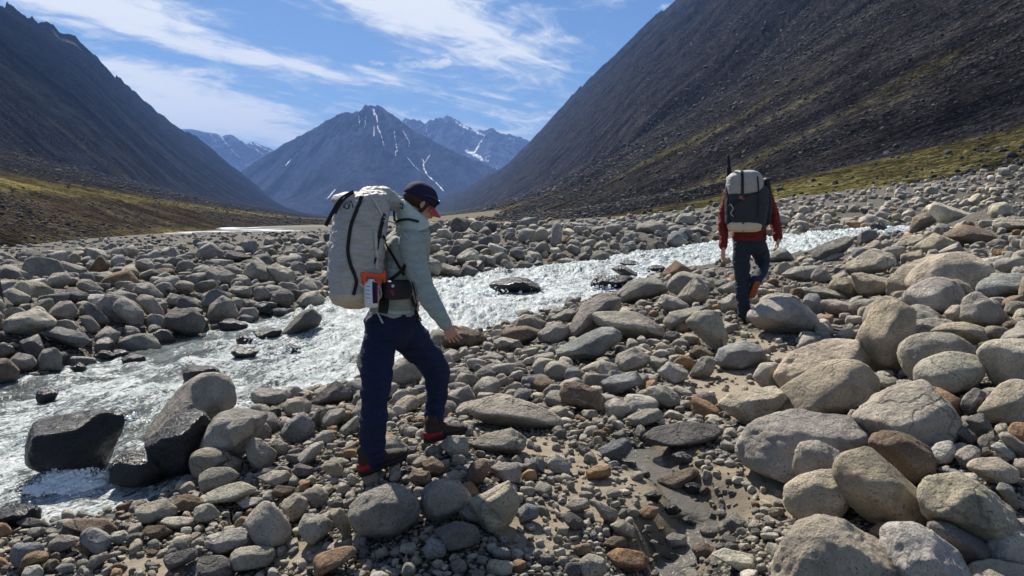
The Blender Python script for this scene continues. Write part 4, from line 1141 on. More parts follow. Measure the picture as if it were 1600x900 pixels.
# nothing loose may stand right in front of a boulder's face
cpz = size * cd * 0 + size / cd * FPX
for q in ROCKS:
    hx_, hy_, hw_, hh_ = q.px
    m_ = (np.abs(spx - hx_) < .42 * hw_ + .25 * cpz) & (spy - .62 * cpz < hy_ + .30 * hh_) & (spy > hy_ - .45 * hh_) & (cd < q.c[1] + .1)
    keep &= ~m_
idx = np.where(keep)[0]
idx = idx[np.argsort(-size[idx])]
grid = {}
CS = 0.5
def cells(x, y, r):
    x0, x1 = int((x - r) // CS), int((x + r) // CS); y0, y1 = int((y - r) // CS), int((y + r) // CS)
    for a in range(x0, x1 + 1):
        for b in range(y0, y1 + 1): yield (a, b)
for (hx, hy, hr, ht) in HERO_DISC:
    for c_ in cells(hx, hy, hr + .6): grid.setdefault(c_, []).append((hx, hy, hr * 0.95, 1))
acc = []
for i in idx:
    x, y, r = cxx[i], cd[i], size[i] * 0.5
    ok = True
    lay = 0.80 if y < 12 else 0.66
    for (a, b, rr, hf) in grid.get((int(x // CS), int(y // CS)), ()):
        dd = (a - x) ** 2 + (b - y) ** 2
        lim = (rr + r * 0.55) if hf else (rr + r) * lay
        if dd < lim * lim: ok = False; break
    if ok:
        acc.append(i)
        for c_ in cells(x, y, r + 0.62 if r > .3 else r + 0.32): grid.setdefault(c_, []).append((x, y, r, 0))
acc = np.array(acc)
print('fill stones', len(acc))
n = len(acc)
fx, fy, fs = cxx[acc], cd[acc], size[acc]
fz = ch[acc]
tk = np.array(list('ggggggppppwwttudddcc' + 'gggppb' + 'gpo' + 'ggpp')); tk = tk[rng.integers(0, len(tk), n)]
rightish = (spx[acc] > 1150) & (rng.uniform(0, 1, n) < .5)
tk = np.where(rightish & np.isin(tk, ['u', 'd']), 't', tk)
tints = np.array([TINT[k] for k in tk]) * rng.uniform(.80, 1.15, (n, 1))
wets = np.where(near_r[acc], rng.choice([0, .3, .6], n), 0.0)
wets = np.where(inriv[acc], 0.95, wets)
wets = np.where(np.min([np.hypot(fx - q[0], fy - q[1]) / q[3] for q in TRP], axis=0) < 1.3, np.maximum(wets, .55), wets)
tints = np.where(inriv[acc][:, None], np.array(TINT['k']) * 1.2, tints)
asp = rng.uniform(0.8, 1.15, (n, 3))
rot = np.c_[rng.normal(0, 0.22, n), rng.normal(0, 0.22, n), rng.uniform(0, 6.28, n)]
tip = rng.uniform(0, 1, n) < np.where(fy > 11, .34, .14)
rot[tip, 0] += rng.uniform(0.6, 1.6, tip.sum())
pid = rng.integers(0, NPROTO // 2, n)
pid = np.where(rng.uniform(0, 1, n) < np.where(fy > 9, .88, .5), rng.integers(NPROTO // 2, NPROTO, n), pid)
sink = rng.uniform(0.12, 0.26, n)
sink = np.where((fy > 11) & (rng.uniform(0, 1, n) < .3), sink + rng.uniform(.1, .45, n), sink)
sink = np.where(inriv[acc], 0.05, sink)
tints = np.where((side_far[acc] & (spx[acc] < 1150))[:, None], tints * rng.uniform(.6, 1.0, (n, 1)) * np.array([.97, 1, 1.05]), tints)
fz = fz + fs * sink
scl = asp * fs[:, None]
# extra small pebbles tucked between everything close to the camera come out of the same list; the largest in the picture become objects
pxs_ = fs / fy * FPX
order = np.argsort(-np.where((spx[acc] > -20) & (spx[acc] < 1620) & (spy[acc] < 905), pxs_, 0))
NIND = max(0, 298 - len(ROCKS))
ind = order[:NIND]
for k in ind:
    nm = 'boulder' if fs[k] > 0.33 else 'stone'
    o = link(nm, proto_mesh[pid[k]])
    o.location = (fx[k], fy[k], fz[k]); o.rotation_euler = rot[k]; o.scale = scl[k]
    o['tint'] = [float(v) for v in tints[k]]; o['wet'] = float(wets[k])
    q = Rk(); q.o = o; q.t = tk[k]; q.rd = 'm'; q.wt = 'w' if wets[k] > .5 else '-'; q.nm = ''
    a, b = to_px(fx[k], fy[k], fz[k]); q.px = (a, b, pxs_[k], pxs_[k] * .7); q.c = np.array([fx[k], fy[k], fz[k]]); q.wm = fs[k]; q.hm = fs[k] * .65; q.dm = fs[k]
    ROCKS.append(q)
rest = np.setdiff1d(np.arange(n), ind)

def scatter(name, P, S, R, I, T, Wt, meshes):
    """one object that instances stone shapes on its points"""
    me = bpy.data.meshes.new(name)
    me.vertices.add(len(P)); me.vertices.foreach_set('co', np.asarray(P, np.float32).ravel())
    def at(nm, typ, data, key):
        a = me.attributes.new(nm, typ, 'POINT'); a.data.foreach_set(key, np.asarray(data).ravel())
    at('scl', 'FLOAT_VECTOR', S.astype(np.float32), 'vector'); at('rot', 'FLOAT_VECTOR', R.astype(np.float32), 'vector')
    at('pid', 'INT', I.astype(np.int32), 'value')
    at('tint', 'FLOAT_VECTOR', T.astype(np.float32), 'vector'); at('wet', 'FLOAT', Wt.astype(np.float32), 'value')
    o = link(name, me)
    pc = bpy.data.collections.new(name + '_shapes')
    for k, m_ in enumerate(meshes):
        po = bpy.data.objects.new('%s_shape_%02d' % (name, k), m_); pc.objects.link(po)
    ng = bpy.data.node_groups.new(name + '_scatter', 'GeometryNodeTree')
    ng.interface.new_socket('Geometry', in_out='INPUT', socket_type='NodeSocketGeometry')
    ng.interface.new_socket('Geometry', in_out='OUTPUT', socket_type='NodeSocketGeometry')
    gi = ng.nodes.new('NodeGroupInput'); go = ng.nodes.new('NodeGroupOutput')
    ci = ng.nodes.new('GeometryNodeCollectionInfo'); ci.inputs['Collection'].default_value = pc
    ci.inputs['Separate Children'].default_value = True; ci.inputs['Reset Children'].default_value = True
    ip = ng.nodes.new('GeometryNodeInstanceOnPoints'); ip.inputs['Pick Instance'].default_value = True
    def na(nm, typ):
        q = ng.nodes.new('GeometryNodeInputNamedAttribute'); q.data_type = typ; q.inputs['Name'].default_value = nm
        return q.outputs['Attribute']
    L = ng.links
    L.new(gi.outputs[0], ip.inputs['Points']); L.new(ci.outputs[0], ip.inputs['Instance'])
    L.new(na('pid', 'INT'), ip.inputs['Instance Index']); L.new(na('rot', 'FLOAT_VECTOR'), ip.inputs['Rotation']); L.new(na('scl', 'FLOAT_VECTOR'), ip.inputs['Scale'])
    L.new(ip.outputs[0], go.inputs[0])
    md = o.modifiers.new('scatter', 'NODES'); md.node_group = ng
    return tag(o, kind='stuff')
scatter('cobbles', np.c_[fx, fy, fz][rest], scl[rest], rot[rest], pid[rest], tints[rest], wets[rest], proto_mesh)

# gravel between the stones, close to the camera
NG = 42000
gw = rng.uniform(math.log(2.6), math.log(13), NG); gd = np.exp(gw); gpx_ = rng.uniform(-120, 1720, NG)
gxx = (gpx_ - 800) / FPX * gd; gh = height(gxx, gd)
t2, wz2, in2 = river(gxx, gd)
sx_, sy_ = to_px(gxx, gd, gh); sd2 = sandiness(sx_, sy_)
clump = fbm(v3(gxx * 1.1, gd * 1.1), 3, 91)
kp = (in2 < 0.0) & (rng.uniform(0, 1, NG) > sd2 * (0.80 + 0.19 * (clump < 0.05))) & (t2 < .5) & (rng.uniform(0, 1, NG) < np.clip(5.5 / gd, 0.2, 1))
gs = np.clip(0.017 * np.exp(rng.normal(0, .45, NG)), .007, .05) * np.clip(gd / 5, .8, 2)
m = int(kp.sum())
G = np.c_[gxx, gd, gh + gs * .12][kp]
gt_ = np.array([TINT[k] for k in np.array(list('ggptuodbbcd'))[rng.integers(0, 11, m)]]) * rng.uniform(.6, 1.1, (m, 1))
low_mesh = []
for k in range(10):
    r_ = np.random.default_rng(900 + k)
    nn = r_.normal(size=(12, 3)); nn /= np.linalg.norm(nn, axis=1, keepdims=True)
    nn = np.r_[nn, [[0, 0, 1], [0, 0, -1], [1, 0, 0], [-1, 0, 0], [0, 1, 0], [0, -1, 0]]]
    dims = np.array([1.0, r_.uniform(.6, .95), r_.uniform(.4, .8)])
    sup = np.sqrt(((nn * dims) ** 2).sum(axis=1)) * r_.uniform(.8, 1.02, size=len(nn))
    P, f = rock_verts(2, nn, sup, 10, dims, 700 + k, .04); P = P / np.abs(P[:, 0]).max() * .5
    mm = np_mesh('pebble_shape', P, f); mm.materials.append(M_rock); low_mesh.append(mm)
tw = np.min([np.hypot(G[:, 0] - q[0], G[:, 1] - q[1]) / q[3] for q in TRP], axis=0)
km = (tw > 0.8) | (rng.uniform(0, 1, m) < .15)
scatter('gravel', G[km], (gs[kp][:, None] * rng.uniform(.75, 1.2, (m, 3)))[km], np.c_[rng.normal(0, .3, m), rng.normal(0, .3, m), rng.uniform(0, 6.28, m)][km], rng.integers(0, 10, m)[km], gt_[km], np.where(tw < 1.5, .6, 0.0)[km], low_mesh)

# blocks of scree lying on the two valley sides
def scree(name, sheetname, N0, vmax, dmax, smin, smax, pick):
    G, V, pxs, col = SHEET[sheetname]; nr, nc, _ = G.shape
    r_ = np.random.default_rng(len(name)); n = N0 * 8
    i = r_.integers(0, nr - 2, n); j = r_.integers(0, nc - 1, n); a = r_.uniform(0, 1, (n, 1)); b = r_.uniform(0, 1, (n, 1))
    P = (G[i, j] * (1 - a) + G[i + 1, j] * a) * (1 - b) + (G[i, j + 1] * (1 - a) + G[i + 1, j + 1] * a) * b
    e1 = G[i + 1, j] - G[i, j]; e2 = G[i, j + 1] - G[i, j]
    ar = np.linalg.norm(np.cross(e1, e2), axis=1); d = P[:, 1]
    w = ar / d ** 2.1
    cc = col.reshape(nr, nc, 4)[i, j, :3]; grassy = (cc[:, 1] > cc[:, 2] * 1.5)
    w = w * np.where(grassy, .25, 1.0) * (V[i] < vmax) * (d < dmax) * (P[:, 2] < 900)
    cl = fbm(P * np.array([.02, .02, .03]), 3, 17) ; w = w * (0.25 + sstep(cl, -.2, .4))
    w /= w.sum(); k = r_.choice(n, N0, replace=False, p=w)
    P = P[k]; m = len(k); s = np.clip(np.exp(r_.normal(math.log(smin), .6, m)), smin * .5, smax) * np.clip(P[:, 1] / 160, .8, 4)
    t = np.array([(.034, .032, .034), (.022, .022, .026), (.055, .050, .046), (.085, .08, .075)])[r_.choice(4, m, p=[.45, .3, .2, .05])] * r_.uniform(.7, 1.3, (m, 1)) * pick
    scatter(name, P + np.c_[0 * s, 0 * s, s * .1], s[:, None] * r_.uniform(.7, 1.3, (m, 3)), np.c_[r_.normal(0, .4, m), r_.normal(0, .4, m), r_.uniform(0, 6.28, m)], r_.integers(0, len(sharp), m), t, 0 * s, sharp)
sharp = low_mesh
scree('scree_blocks', 'mountain_right', 90000, 4.0, 1500, .24, 1.1, 1.25)
scree('bank_rubble', 'mountain_left', 30000, 2.6, 900, .17, .8, 1.0)
# ------------------------------------------------------------------ the river
def water_material():
    m = bpy.data.materials.new('glacial_water'); m.use_nodes = True
    N = NT(m.node_tree); b = N.n['Principled BSDF']
    pos = N.node('ShaderNodeNewGeometry').outputs['Position']
    fo = N.node('ShaderNodeAttribute', attribute_name='foam').outputs['Fac']
    uv = N.node('ShaderNodeAttribute', attribute_name='flow').outputs['Vector']
    n1 = N.noise(uv, 2.2, 9, 0.68, 0.8)
    n2 = N.noise(uv, 9.0, 6, 0.7, 0.4)
    n3 = N.noise(pos, 45.0, 4, 0.65)
    n4 = N.noise(uv, 34.0, 4, 0.7)
    fm = N.math('ADD', fo, N.math('ADD', N.math('MULTIPLY', N.math('SUBTRACT', n1, 0.5), 1.7), N.math('ADD', N.math('MULTIPLY', N.math('SUBTRACT', n2, 0.5), 1.3), N.math('MULTIPLY', N.math('SUBTRACT', n4, 0.5), 2.0))))
    fm = N.smooth(fm, 0.36, 0.74)
    wc = N.mix(N.smooth(n1, 0.35, 0.65), (0.055, 0.062, 0.056, 1), (0.22, 0.265, 0.26, 1))
    N.set(b, 'Base Color', N.mix(fm, wc, N.mix(N.smooth(N.noise(uv, 6.0, 6, .7, .5), .36, .6), (0.36, 0.44, 0.44, 1), (0.80, 0.84, 0.84, 1))))
    N.set(b, 'Roughness', N.lin(fm, 0, 1, 0.12, 0.45))
    N.set(b, 'IOR', 1.33)
    N.set(b, 'Specular IOR Level', 0.6)
    nb = N.bump(n1, 0.6, 0.12)
    nb = N.bump(n2, 1.0, 0.08, nb)
    nb = N.bump(n4, 1.0, 0.03, nb)
    nb = N.bump(n3, 1.0, 0.022, nb)
    N.set(b, 'Normal', nb)
    return m
M_water = water_material()
RPX = np.unique(np.r_[np.linspace(-420, 1480, 1250), np.linspace(1480, 1850, 60)])
nt = 170
tt = np.linspace(-0.10, 1.10, nt)
dn = np.interp(RPX, RV_PX, NE_D); df = np.interp(RPX, RV_PX, FA_D)
zn = np.interp(RPX, RV_PX, NE_Z); zf = np.interp(RPX, RV_PX, FA_Z)
TT, PP = np.meshgrid(tt, np.arange(len(RPX)), indexing='ij')
D = dn[PP] + (df - dn)[PP] * TT
# keep the margins narrow
D = np.where(TT < 0, dn[PP] + TT * 6.0 * 0.6, D); D = np.where(TT > 1, df[PP] + (TT - 1) * 6.0, D)
D = np.maximum(D, 1.9)
wx = ((RPX[PP] - 800) / FPX * D).ravel(); wy = D.ravel()
wz = (zn[PP] + (zf - zn)[PP] * np.clip(TT, -0.3, 1.3)).ravel()
# flow coordinates: along the stream and across
along = wy * 0.80 + wx * 0.62; acr = wy * 0.62 - wx * 0.80
ins = np.minimum(D - dn[PP], df[PP] - D).ravel()
n1 = fbm(v3(along * 0.9, acr * 1.6), 4, 401); n2 = fbm(v3(along * 1.9, acr * 4.2), 4, 411, gain=.6, ridged=True); n3 = fbm(v3(along * 8, acr * 11), 4, 421, gain=.68)
rough_w = 0.55 + 0.45 * sstep(fbm(v3(along * .25, acr * .3), 3, 431), -.3, .4)
wamp = 0.95 * np.ones(len(wx))
for q in ROCKS:
    if q.wt == 'w' and q.c[1] < 50:
        wamp = np.minimum(wamp, .95 * (.15 + .85 * sstep(np.hypot(wx - q.c[0], wy - q.c[1]) / max(q.wm, q.dm), .5, 1.6)))
n0 = fbm(v3(along * 1.5 + .3 * n1, acr * .8, 3.0), 3, 441, ridged=True)
wav = 0.10 * n1 + 0.11 * n2 + 0.09 * n0
wz = wz + rough_w * sstep(ins, -0.3, 0.6) * (wav * wamp * np.clip(.7 + wy / 25, .7, 1.6) + 0.045 * n3 * np.clip(1.6 - wy / 22, 0, 1))
foam = 0.20 + 0.20 * n2 * rough_w + 0.20 * n1 + 1.5 * wav
bpx = RPX[PP].ravel()
foam += 0.40 * sstep(bpx, 380, 560) * (1 - sstep(bpx, 1500, 1600)) + 0.14 * (1 - sstep(bpx, 60, 260))
# white water round the stones that stand in it
for q in ROCKS:
    if q.wt in 'wn' and q.c[1] < 50:
        dx = wx - q.c[0]; dy = wy - q.c[1]; r = max(q.wm, q.dm) * .55
        dd = np.hypot(dx, dy) / r
        up = (dx * 0.62 + dy * 0.80) / r      # + is upstream
        ring = np.exp(-((dd - 1.15) / .35) ** 2)
        foam += 0.40 * ring * (1 + .5 * (up < 0)); wz += min(r, .5) * 0.16 * ring * sstep(up, -.2, .8)
        wake = np.exp(-((dx * .80 - dy * .62) / (r * .9)) ** 2) * sstep(-up, 0.6, 1.2) * (1 - sstep(-up, 1.5, 5))
        foam += .30 * wake; wz -= .05 * min(r, 1) * np.exp(-((up + 1.3) / .5) ** 2) * wake
foam = np.where((ins < .25), foam - .1, foam)
foam -= 0.30 * sstep(TT.ravel(), .62, .95) * (1 - sstep(bpx, 380, 520)) + 0.10 * (1 - sstep(bpx, 150, 420))
# dark slack water in the lee of the two great wet boulders at the near edge
foam -= 0.45 * np.exp(-(((bpx - 230) / 60) ** 2)) * np.exp(-((wy - 5.7) / .6) ** 2)
foam = np.minimum(foam + .10, .60 + .25 * n1 + .16 * sstep(bpx, 420, 620))
me = np_mesh('river', np.c_[wx, wy, wz], grid_faces(nt, len(RPX)))
a = me.attributes.new('foam', 'FLOAT', 'POINT'); a.data.foreach_set('value', foam.astype(np.float32))
a = me.attributes.new('flow', 'FLOAT_VECTOR', 'POINT'); a.data.foreach_set('vector', np.c_[along * 0.55, acr, 0 * acr].astype(np.float32).ravel())
tag(link('river', me, M_water), kind='structure')

# spray: many small drops thrown up where the current strikes
def drops(name, spots):
    V, F = [], []; v0, f0 = ICO[2][0][:], ICO[2][1]
    bm = bmesh.new(); bmesh.ops.create_icosphere(bm, subdivisions=1, radius=1.0)
    v0 = np.array([x.co[:] for x in bm.verts]); f0 = np.array([[q_.index for q_ in p.verts] for p in bm.faces]); bm.free()
    r_ = np.random.default_rng(5); off = 0
    for (p, rad, hgt, cnt) in spots:
        for _ in range(cnt):
            a = r_.uniform(0, 6.28); rr = abs(r_.normal(0, .55)) * rad; hh = hgt * r_.uniform(0, 1) ** 1.6 * math.exp(-(rr / rad) ** 2)
            s = r_.uniform(.0022, .0065) * (1 + 1.5 * (r_.uniform() < .15)) * max(1, p[1] / 6)
            V.append(v0 * s * r_.uniform(.7, 1.4, 3) + np.array([p[0] + rr * math.cos(a), p[1] + rr * math.sin(a) * .8, p[2] + hh])); F.append(f0 + off); off += len(v0)
    return np_mesh(name, np.concatenate(V), np.concatenate(F))
M_foam = bpy.data.materials.new('foam_white'); M_foam.use_nodes = True
_b = M_foam.node_tree.nodes['Principled BSDF']; _b.inputs['Base Color'].default_value = (.82, .86, .87, 1); _b.inputs['Roughness'].default_value = .35
def wp(px, py):
    d = ground_at_px(px, py, water=True); x, y, z = Q(px, py, d); return (x, y, z)
SP = [(105, 752, .20, .20, 1800), (120, 757, .3, .11, 1500), (140, 752, .16, .10, 250), (175, 690, .12, .1, 120), (330, 690, .06, .08, 60), (760, 462, .5, .2, 200), (840, 455, .5, .3, 260), (950, 452, .4, .3, 160), (1000, 430, .5, .3, 200), (1100, 400, .8, .4, 240), (1390, 366, .8, .3, 120), (450, 556, .3, .12, 120), (400, 540, .3, .12, 120), (35, 700, .2, .1, 150), (210, 660, .2, .1, 160)]
spots = [(wp(a, b), r, h, c) for (a, b, r, h, c) in SP]
tag(link('spray', drops('spray', spots), M_foam), kind='stuff')
# the mound of white water under the black slab
def mound(px, py, r, h, seed):
    p = wp(px, py); v, f = ICO[5]; v = v.copy()
    n = fbm(v * 2.2 + seed, 5, seed, gain=.62)
    n_b = fbm(v * 9 + seed, 4, seed + 3, gain=.62)
    v = v * (1 + .55 * n + .50 * n_b + .25 * fbm(v * 24 + seed, 3, seed + 5))[:, None]
    return v * np.array([r, r * .6, h]) + np.array([p[0], p[1], p[2] - .01]), f
V, F, off = [], [], 0
for (a, b, r, h, s) in [(105, 757, .17, .12, 3), (125, 762, .2, .06, 5), (75, 765, .16, .05, 8)]:
    v, f = mound(a, b, r, h, s); V.append(v); F.append(f + off); off += len(v)
m_ = np_mesh('breaking_foam', np.concatenate(V), np.concatenate(F)); 
tag(link('breaking_foam', m_, M_foam), kind='stuff')

# the trickle across the sand
M_pool = bpy.data.materials.new('shallow_water'); M_pool.use_nodes = True
N = NT(M_pool.node_tree); b = N.n['Principled BSDF']
pos = N.node('ShaderNodeNewGeometry').outputs['Position']
N.set(b, 'Base Color', N.mix(N.noise(pos, 6.0, 5, .6), (0.08, 0.075, 0.065, 1), (0.17, 0.155, 0.13, 1)))
N.set(b, 'Roughness', 0.06); N.set(b, 'IOR', 1.33)
nb = N.bump(N.noise(pos, 14.0, 4, .6, .5), 0.5, 0.04); nb = N.bump(N.noise(pos, 70.0, 3, .6), .2, .006, nb)
N.set(b, 'Normal', nb)
V, L = [], len(TRP)
T_ = np.array(TRP); dirs = np.gradient(T_[:, :2], axis=0); dirs /= np.linalg.norm(dirs, axis=1, keepdims=True)
per = np.c_[-dirs[:, 1], dirs[:, 0]]
zz = height(T_[:, 0], T_[:, 1]) + 0.040
for _ in range(6): zz[1:-1] = (zz[:-2] + zz[1:-1] * 2 + zz[2:]) / 4
for k in range(L):
    for s in np.linspace(-1, 1, 9):
        q = T_[k, :2] + per[k] * s * T_[k, 3] * 2.0
        V.append((q[0], q[1], zz[k]))
me = np_mesh('stream', V, grid_faces(L, 9)); tag(link('stream', me, M_pool), kind='structure')
# little pool among the stones below the far hiker, and the far braids of the river
def pool(name, px, py, wpx, dep, lift, mat, d=None, n=40):
    d = d or ground_at_px(px, py); x, y, z = Q(px, py, d); rx = wpx / FPX * d; V = [(x, y, z + lift)]
    for k in range(n):
        a = 2 * math.pi * k / n; r = 1 + .28 * math.sin(3 * a + px) + .2 * math.sin(5 * a + py)
        V.append((x + rx * r * math.cos(a), y + dep * r * math.sin(a), z + lift))
    F = [(0, 1 + k, 1 + (k + 1) % n) for k in range(n)]
    return tag(link(name, np_mesh(name, V, F), mat), kind='structure')
pool('pool', 1300, 512, 26, .35, .02, M_pool)
pool('shallows', 478, 642, 36, .16, .02, M_pool)
M_glint = bpy.data.materials.new('braided_water'); M_glint.use_nodes = True
N = NT(M_glint.node_tree); b = N.n['Principled BSDF']
N.set(b, 'Base Color', (.45, .48, .48, 1)); N.set(b, 'Roughness', .25)
N.set(b, 'Normal', N.bump(N.noise(N.node('ShaderNodeNewGeometry').outputs['Position'], 1.2, 5, .6), .6, .3))
for (a, b_, w_, dp, dd) in [(285, 368, 20, 1.5, 0), (370, 358.5, 24, 6, 0), (400, 362, 34, 3, 0), (330, 365.5, 40, 1.3, 0), (430, 366, 36, 1.5, 0), (352, 357.5, 14, 5, 0)]:
    pool('braid', a, b_, w_, dp * 1.6, 0.30, M_glint)
# ------------------------------------------------------------------ the two hikers
def cloth(name, col, rough=0.85, weave=0.3, spec=0.2, nscale=900.0, sheen=0.0):
    m = bpy.data.materials.new(name); m.use_nodes = True
    N = NT(m.node_tree); b = N.n['Principled BSDF']
    pos = N.node('ShaderNodeNewGeometry').outputs['Position']
    n1 = N.noise(pos, 9.0, 6, .6); n2 = N.noise(pos, nscale * .3, 2, .5)
    c = N.mix(1.0, rgba(col), N.mix(n1, (.78, .78, .78, 1), (1.2, 1.2, 1.2, 1)), 'MULTIPLY')
    N.set(b, 'Base Color', c); N.set(b, 'Roughness', rough); N.set(b, 'Specular IOR Level', spec)
    w = N.noise(N.vmath('MULTIPLY', pos, (1.0, 1.0, 2.6)), 11.0, 5, .55, 1.2)
    nb = N.bump(w, weave, 0.03); nb = N.bump(n2, .15, .001, nb)
    N.set(b, 'Normal', nb)
    return m
M_pants = cloth('navy_trousers', (.012, .020, .055), .75, .95)
M_pants2 = cloth('slate_trousers', (.022, .030, .048), .75, .9)
M_mint = cloth('sage_green_fleece', (.35, .385, .34), .9, .9)
M_mintl = cloth('pale_mint_hood', (.46, .54, .47), .9, .35)
M_red = cloth('brick_red_jacket', (.17, .022, .018), .8, .9)
M_pack = cloth('pale_grey_pack_cloth', (.45, .43, .395), .6, .8, .35)
M_cream = cloth('cream_pack_cloth', (.56, .48, .34), .7, .5, .3)
M_black = cloth('black_webbing', (.012, .012, .014), .6, .2, .3)
M_dgrey = cloth('charcoal_pack_cloth', (.030, .032, .038), .7, .5, .3)
M_palew = cloth('pale_webbing', (.50, .48, .44), .7, .2)
M_cap = cloth('dark_cap_cloth', (.022, .018, .045), .85, .2)
M_pink = cloth('pink_red_brim', (.42, .05, .065), .6, .1)
M_hair = cloth('brown_hair', (.055, .028, .016), .6, .8)
M_orange = cloth('orange_plastic', (.80, .09, .015), .4, .02, .5)
M_shoe = cloth('brown_black_shoe', (.035, .026, .022), .75, .5)
M_sred = cloth('red_shoe_rubber', (.22, .015, .015), .55, .1)
M_sole = cloth('black_rubber', (.015, .014, .014), .7, .2)
M_osole = cloth('orange_brown_sole', (.33, .10, .04), .7, .3)
M_skin = bpy.data.materials.new('skin'); M_skin.use_nodes = True
_b = M_skin.node_tree.nodes['Principled BSDF']; _b.inputs['Base Color'].default_value = (.52, .27, .19, 1); _b.inputs['Roughness'].default_value = .55
_b.inputs['Subsurface Weight'].default_value = .12; _b.inputs['Subsurface Radius'].default_value = (.02, .006, .003); _b.inputs['Subsurface Scale'].default_value = .5
M_white = cloth('white_plastic', (.72, .74, .78), .35, .02, .5)
M_lab = cloth('red_label', (.30, .03, .05), .5, .02)
M_lens = cloth('dark_lens', (.02, .05, .07), .15, .0, .6)

def ring(c, u, v, a, b, sq=2.0, n=28):
    t = np.linspace(0, 2 * np.pi, n, endpoint=False); ct, s_ = np.cos(t), np.sin(t)
    x = np.sign(ct) * np.abs(ct) ** (2 / sq) * a; y = np.sign(s_) * np.abs(s_) ** (2 / sq) * b
    return np.array(c)[None] + x[:, None] * np.array(u)[None] + y[:, None] * np.array(v)[None]
def loft(rings, n=28):
    V = np.concatenate(rings); F = []
    for k in range(len(rings) - 1):
        for j in range(n):
            a = k * n + j; b = k * n + (j + 1) % n
            F.append((a, b, b + n, a + n))
    V = np.r_[V, [rings[0].mean(axis=0)], [rings[-1].mean(axis=0)]]
    for j in range(n):
        F.append((len(V) - 2, (j + 1) % n, j)); F.append((len(V) - 1, (len(rings) - 1) * n + j, (len(rings) - 1) * n + (j + 1) % n))
    return V, F
def limb(pts, rad, n=20, flat=1.0, up=None):
    """tapered tube with round ends through points"""
    P = [Vector(p) for p in pts]; R = []
    # resample
    dense, rr = [], []
    for k in range(len(P) - 1):
        for s in np.linspace(0, 1, 7, endpoint=(k == len(P) - 2)):
            p0 = P[max(k - 1, 0)]; p3 = P[min(k + 2, len(P) - 1)]
            a, b = P[k], P[k + 1]
            q = 0.5 * ((2 * a) + (b - p0) * s + (2 * p0 - 5 * a + 4 * b - p3) * s * s + (3 * a - p0 - 3 * b + p3) * s ** 3)
            dense.append(q); rr.append(rad[k] * (1 - s) + rad[k + 1] * s)
    t0 = (dense[1] - dense[0]).normalized(); t1 = (dense[-1] - dense[-2]).normalized()
    ext = []
    for ang in (80, 60, 40, 20):
        a = math.radians(ang); ext.append((dense[0] - t0 * rr[0] * math.sin(a), rr[0] * math.cos(a), t0))
    body = []
    for k in range(len(dense)):
        t = (dense[min(k + 1, len(dense) - 1)] - dense[max(k - 1, 0)]).normalized(); body.append((dense[k], rr[k], t))
    end = [(dense[-1] + t1 * rr[-1] * math.sin(math.radians(a)), rr[-1] * math.cos(math.radians(a)), t1) for a in (20, 40, 60, 80)]
    ref = Vector(up) if up else (Vector((0, 1, 0)) if abs(t0.y) < .9 else Vector((1, 0, 0)))
    out = []
    for (c, r, t) in ext + body + end:
        u = (ref - t * ref.dot(t)).normalized(); v = t.cross(u)
        out.append(ring(c, u, v, r * flat, r, 2.0, n))
    return loft(out, n)
def ball(c, u, v, w, a, b, h, n=24):
    """ellipsoid with axes u,v,w"""
    out = []
    for s in np.linspace(-.98, .98, 13):
        k = math.sqrt(1 - s * s); out.append(ring(np.array(c) + np.array(w) * h * s, u, v, a * k, b * k, 2.0, n))
    return loft(out, n)
def join(pieces):
    V, F, o = [], [], 0
    for (v, f) in pieces:
        V.append(v); F += [tuple(i + o for i in q) for q in f]; o += len(v)
    return np.concatenate(V), F
def remesh(name, pieces, voxel, smooth=4, disp=None, mat=None, parent=None):
    V, F = join(pieces)
    me = bpy.data.meshes.new(name); me.from_pydata([tuple(p) for p in V], [], F)
    bm = bmesh.new(); bm.from_mesh(me); bmesh.ops.recalc_face_normals(bm, faces=bm.faces[:]); bm.to_mesh(me); bm.free()
    o = bpy.data.objects.new('tmp', me); COL.objects.link(o)
    md = o.modifiers.new('r', 'REMESH'); md.mode = 'VOXEL'; md.voxel_size = voxel
    if smooth:
        ms = o.modifiers.new('s', 'SMOOTH'); ms.iterations = smooth; ms.factor = .5
    dg = bpy.context.evaluated_depsgraph_get()
    me2 = bpy.data.meshes.new_from_object(o.evaluated_get(dg)); me2.name = name
    bpy.data.objects.remove(o); bpy.data.meshes.remove(me)
    if disp:
        n = len(me2.vertices); co = np.empty(n * 3, np.float32); no = np.empty(n * 3, np.float32)
        me2.vertices.foreach_get('co', co); me2.vertices.foreach_get('normal', no); co = co.reshape(-1, 3).astype(float); no = no.reshape(-1, 3)
        co = co + no * disp(co)[:, None]
        me2.vertices.foreach_set('co', co.astype(np.float32).ravel()); me2.update()
    me2.materials.clear()
    me2.polygons.foreach_set('use_smooth', np.ones(len(me2.polygons), bool))
    return link(name, me2, mat, parent)
def bvh_of(objs):
    V, F, o = [], [], 0
    for ob in objs:
        me = ob.data; V += [v.co.copy() for v in me.vertices]; F += [tuple(i + o for i in p.vertices) for p in me.polygons]; o = len(V)
    return BVHTree.FromPolygons(V, F)
CAMP = Vector((0, 0, CAMZ))
def hitp(bvh, px, py, dflt):
    q = QV(px, py, 1.0); r = (q - CAMP).normalized()
    loc, no, i, d = bvh.ray_cast(CAMP, r) if bvh else (None,) * 4
    if loc is None or abs(loc.y - dflt) > .45: return QV(px, py, dflt), -r
    return loc, no
